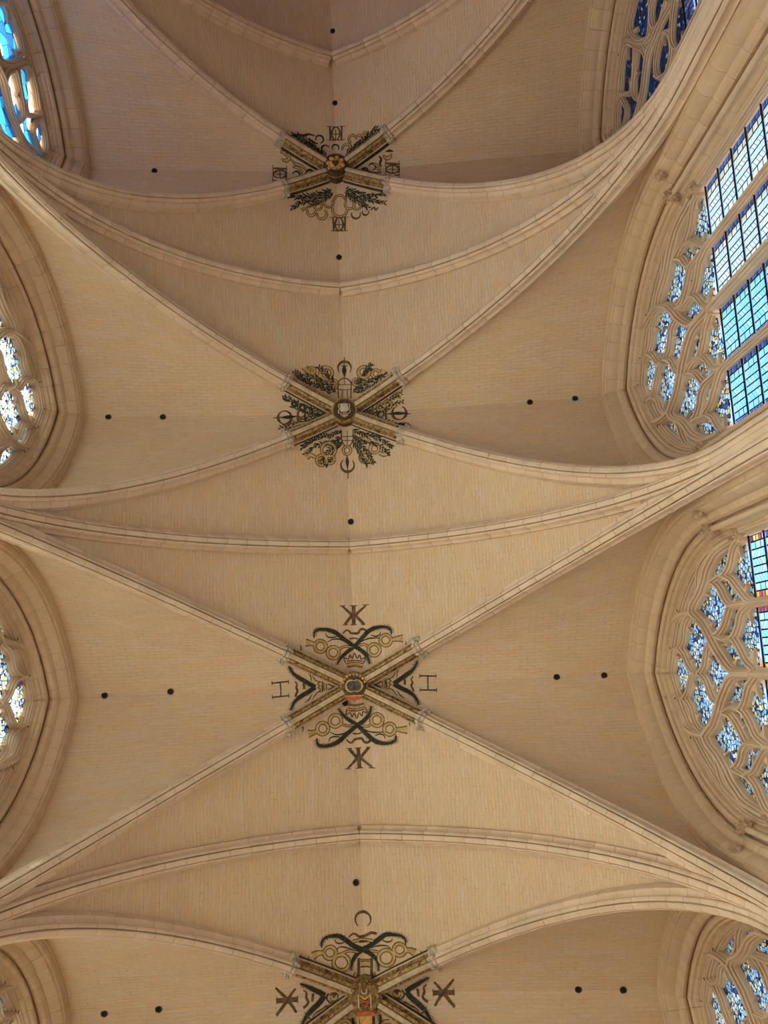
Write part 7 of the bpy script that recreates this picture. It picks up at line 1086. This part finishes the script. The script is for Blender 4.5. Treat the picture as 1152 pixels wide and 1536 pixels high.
def panel(w, h, style, rnd):
    """one leaded panel: glass pieces inside lead, returns two meshes (glass, lead)"""
    bw = 0.11
    quads = []                                   # (polygon, colour)
    if style == 'blue':
        edge = [(0.03, 0.10, 0.42), (0.05, 0.16, 0.58), (0.02, 0.07, 0.30)]
        field = [(0.44, 0.56, 0.52), (0.52, 0.60, 0.52), (0.40, 0.54, 0.56), (0.56, 0.60, 0.48), (0.46, 0.52, 0.42)]
    elif style == 'deep':
        edge = [(0.02, 0.06, 0.22), (0.03, 0.10, 0.32), (0.02, 0.03, 0.08)]
        field = [(0.30, 0.33, 0.56), (0.36, 0.38, 0.56), (0.16, 0.22, 0.44), (0.24, 0.32, 0.46), (0.10, 0.06, 0.10)]
    elif style == 'cyan':
        edge = [(0.03, 0.10, 0.42), (0.05, 0.16, 0.58), (0.02, 0.07, 0.30)]
        field = [(0.22, 0.62, 0.76), (0.28, 0.68, 0.78), (0.18, 0.56, 0.76), (0.34, 0.70, 0.77), (0.22, 0.54, 0.74)]
    else:
        edge = [(0.62, 0.14, 0.03), (0.85, 0.52, 0.08), (0.50, 0.06, 0.05), (0.90, 0.68, 0.20), (0.16, 0.08, 0.30)]
        field = [(0.34, 0.70, 0.82), (0.42, 0.76, 0.84), (0.28, 0.66, 0.80), (0.50, 0.78, 0.82), (0.32, 0.62, 0.78)]
    n = 5
    for sx in (0, 1):
        x0 = 0 if sx == 0 else w - bw
        for i in range(n):
            quads.append(([(x0, h * i / n), (x0 + bw, h * i / n), (x0 + bw, h * (i + 1) / n), (x0, h * (i + 1) / n)], edge[(i * (1 if sx else 2) + rnd.randint(0, 4)) % len(edge)]))
    fw = w - 2 * bw
    cols = [0, 0.16, 0.34, 0.50, 0.66, 0.84, 1.0]
    for c in range(6):
        xa, xb = bw + fw * cols[c], bw + fw * cols[c + 1]
        if c in (0, 5):
            m = 3
            ys = [(h * i / m, h * i / m) for i in range(m + 1)]
        else:
            m = 5; sk = 0.055 if c % 2 else -0.055
            ys = [(0, 0)] + [(h * i / m - sk, h * i / m + sk) for i in range(1, m)] + [(h, h)]
        for i in range(m):
            quads.append(([(xa, ys[i][0]), (xb, ys[i][1]), (xb, ys[i + 1][1]), (xa, ys[i + 1][0])], rnd.choice(field)))
    gv, gf, gc, lv, lf = [], [], [], [], []
    for poly, col in quads:
        cx = sum(p[0] for p in poly) / 4; cz = sum(p[1] for p in poly) / 4
        ins = []
        for p in poly:
            dx, dz = cx - p[0], cz - p[1]
            d = max(abs(dx), 1e-3); e = max(abs(dz), 1e-3)
            ins.append((p[0] + math.copysign(min(0.013, d * 0.4), dx), p[1] + math.copysign(min(0.013, e * 0.4), dz)))
        b = len(gv); gv += [(GX, x - w / 2, z) for x, z in ins]; gf.append((b, b + 1, b + 2, b + 3)); gc.append(col)
        b = len(lv)
        lv += [(GX - 0.004, x - w / 2, z) for x, z in poly] + [(GX - 0.004, x - w / 2, z) for x, z in ins]
        lf += [(b + i, b + (i + 1) % 4, b + 4 + (i + 1) % 4, b + 4 + i) for i in range(4)]
    me = bpy.data.meshes.new('pane'); me.from_pydata(gv, [], gf); me.materials.append(M['glass'])
    at = me.attributes.new('glass', 'FLOAT_COLOR', 'FACE')
    at.data.foreach_set('color', [c for col in gc for c in (col + (1.0,))])
    me.update()
    ml = bpy.data.meshes.new('lead_came'); ml.from_pydata(lv, [], lf); ml.materials.append(M['iron']); ml.update()
    return me, ml


PANELS = {}
rnd = random.Random(11)
PH = 0.56
ZP = 15.36
for st_ in ('blue', 'cyan', 'warm', 'deep'):
    PANELS[st_] = [panel(1.02, PH - 0.02, st_, rnd) for _ in range(3)]
    mb = MB()
mb = MB(); mb.box((GX - 0.022, 0, 0), (0.026, 1.04, 0.022)); saddle_me = mesh('saddle_bar', mb.v, mb.f, M['iron'])
LOWG = bpy.data.meshes.new('pane')
LOWG.from_pydata([(GX, -0.53, JAMB0), (GX, 0.53, JAMB0), (GX, 0.53, ZP - 6 * PH), (GX, -0.53, ZP - 6 * PH)], [], [(0, 1, 2, 3)])
LOWG.materials.append(M['glass_p']); LOWG.update()  # unseen lower panes made pale and clear to let in more daylight
LOWD = LOWG.copy(); LOWD.materials.clear(); LOWD.materials.append(M['glass_d'])
mb = MB(); mb.add([(6.0, -2.4, JAMB0 - 0.25), (6.0, 2.4, JAMB0 - 0.25), (7.05, 2.4, JAMB0), (7.05, -2.4, JAMB0)], [(0, 1, 2, 3)]); 
mb.box((6.5, 0, JAMB0 - 0.35), (0.9, 4.8, 0.2))
sill_me = mesh('sill', mb.v, mb.f, M['frame'])
mb = MB(); mb.box((6.60, 0, 0), (0.012, 0.20, 0.010)); cramp_me = mesh('iron_cramp', mb.v, mb.f, M['iron'])


def window(no, k, side, pattern, styles, label):
    e = tag(empty('window_%d' % no, (0, yk(k), 0), 0 if side > 0 else math.pi), label, 'window', 'tall traceried windows', 'structure')
    ph1 = math.acos(WA / WR); dp = ph1 / NA
    for nm in ('a', 'b'):
        pos, neg, lp, ln_, jbp, jp, jbn, jn = SH[nm]
        for i in range(NA - 1):
            th = dp * (i + 0.5)
            put('voussoir', pos, e, matrix=Matrix.Translation((0, -WA, WZ)) @ Matrix.Rotation(th, 4, 'X'))
            put('voussoir', neg, e, matrix=Matrix.Translation((0, WA, WZ)) @ Matrix.Rotation(-th, 4, 'X'))
        put('voussoir', lp, e); put('voussoir', ln_, e)
        for me_b, me_l in ((jbp, jp), (jbn, jn)):
            for i in range(7):
                put('jamb_block', me_b, e, matrix=Matrix.Translation((0, 0, WZ - 0.56 * (i + 1))))
            put('jamb', me_l, e)
    for s in (-1, 1):
        for x, r, z, sc in ((6.40, 0.54, 0.2, 1.0), (6.64, 0.67, -0.3, 0.72), (6.08, 0.33, -0.1, 0.6)):
            m = Matrix.Translation((x, s * (WR - WA - r), WZ + z)) @ Matrix.Diagonal((sc, sc, 1.0 if sc == 1 else 0.85, 1))
            c = put('capital', cap_me, e, matrix=m)
            put('foliage', foliage_me, c)
            if sc > 0.65: put('jamb_shaft', jshaft_me, e, matrix=m)
    for nm, me_ in (TRA if pattern == 'a' else TRB[side]): put(nm, me_, e)
    for me_ in FRM: put('tracery_frame', me_, e)
    for key in ('c', 'l', 'r'): put('mullion', MUL[key], e)
    put('sill', sill_me, e)
    if pattern == 'a':
        for me_ in LIGHT_ME.values(): put('tracery_pane', me_, e)
    else:
        put('tracery_pane', ARCH_GLASS[side], e)
    r2 = random.Random(no)
    for li, y in enumerate((-1.72, -0.57, 0.57, 1.72)):
        st_ = styles[li]
        for i in range(6):
            g, l = r2.choice(PANELS[st_])
            z = ZP - PH * (i + 1)
            p = put('pane', g, e, matrix=Matrix.Translation((0, y, z)))
            put('lead_came', l, p)
            put('saddle_bar', saddle_me, e, matrix=Matrix.Translation((0, y, z + PH - 0.01)))
        put('pane', LOWG if pattern == 'a' else LOWD, e, matrix=Matrix.Translation((0, y, 0)))
    for (y, z, a) in ((0.0, 19.66, 1.57), (-0.55, 19.33, 2.2), (-1.3, 18.65, 2.6), (1.3, 18.65, 0.55), (0.55, 19.33, 0.95)):
        put('iron_cramp', cramp_me, e, matrix=Matrix.Translation((0, y, z)) @ Matrix.Rotation(a, 4, 'X'))


window(1, 1, 1, 'b', ('deep',) * 4, 'dark leaded window with round headed tracery lights, topmost on the right wall')
window(2, 2, 1, 'a', ('blue', 'blue', 'cyan', 'cyan'), 'flamboyant traceried window with blue borders, right of the olive branch keystone')
window(3, 3, 1, 'a', ('warm',) * 4, 'flamboyant traceried window with red and yellow borders, right of the letter H keystone')
window(4, 4, 1, 'a', ('warm',) * 4, 'flamboyant traceried window cut off at the lower right corner of the photo')
window(5, 1, -1, 'b', ('deep',) * 4, 'window with bright blue and white tracery lights, topmost on the left wall')
window(6, 2, -1, 'a', ('warm',) * 4, 'glaring traceried window on the left wall, level with the olive branch keystone')
window(7, 3, -1, 'a', ('warm',) * 4, 'glaring traceried window on the left wall, level with the letter H keystone')
window(8, 4, -1, 'a', ('warm',) * 4, 'traceried window barely showing at the lower left corner of the photo')
window(9, 0, 1, 'b', ('deep',) * 4, 'unseen dark window added to light the far end, right wall of the bay beyond the farthest transverse arch, outside the photo')  # unseen pair of windows added so daylight reaches the far bay
window(10, 0, -1, 'b', ('deep',) * 4, 'unseen dark window added to light the far end, left wall of the bay beyond the farthest transverse arch, outside the photo')
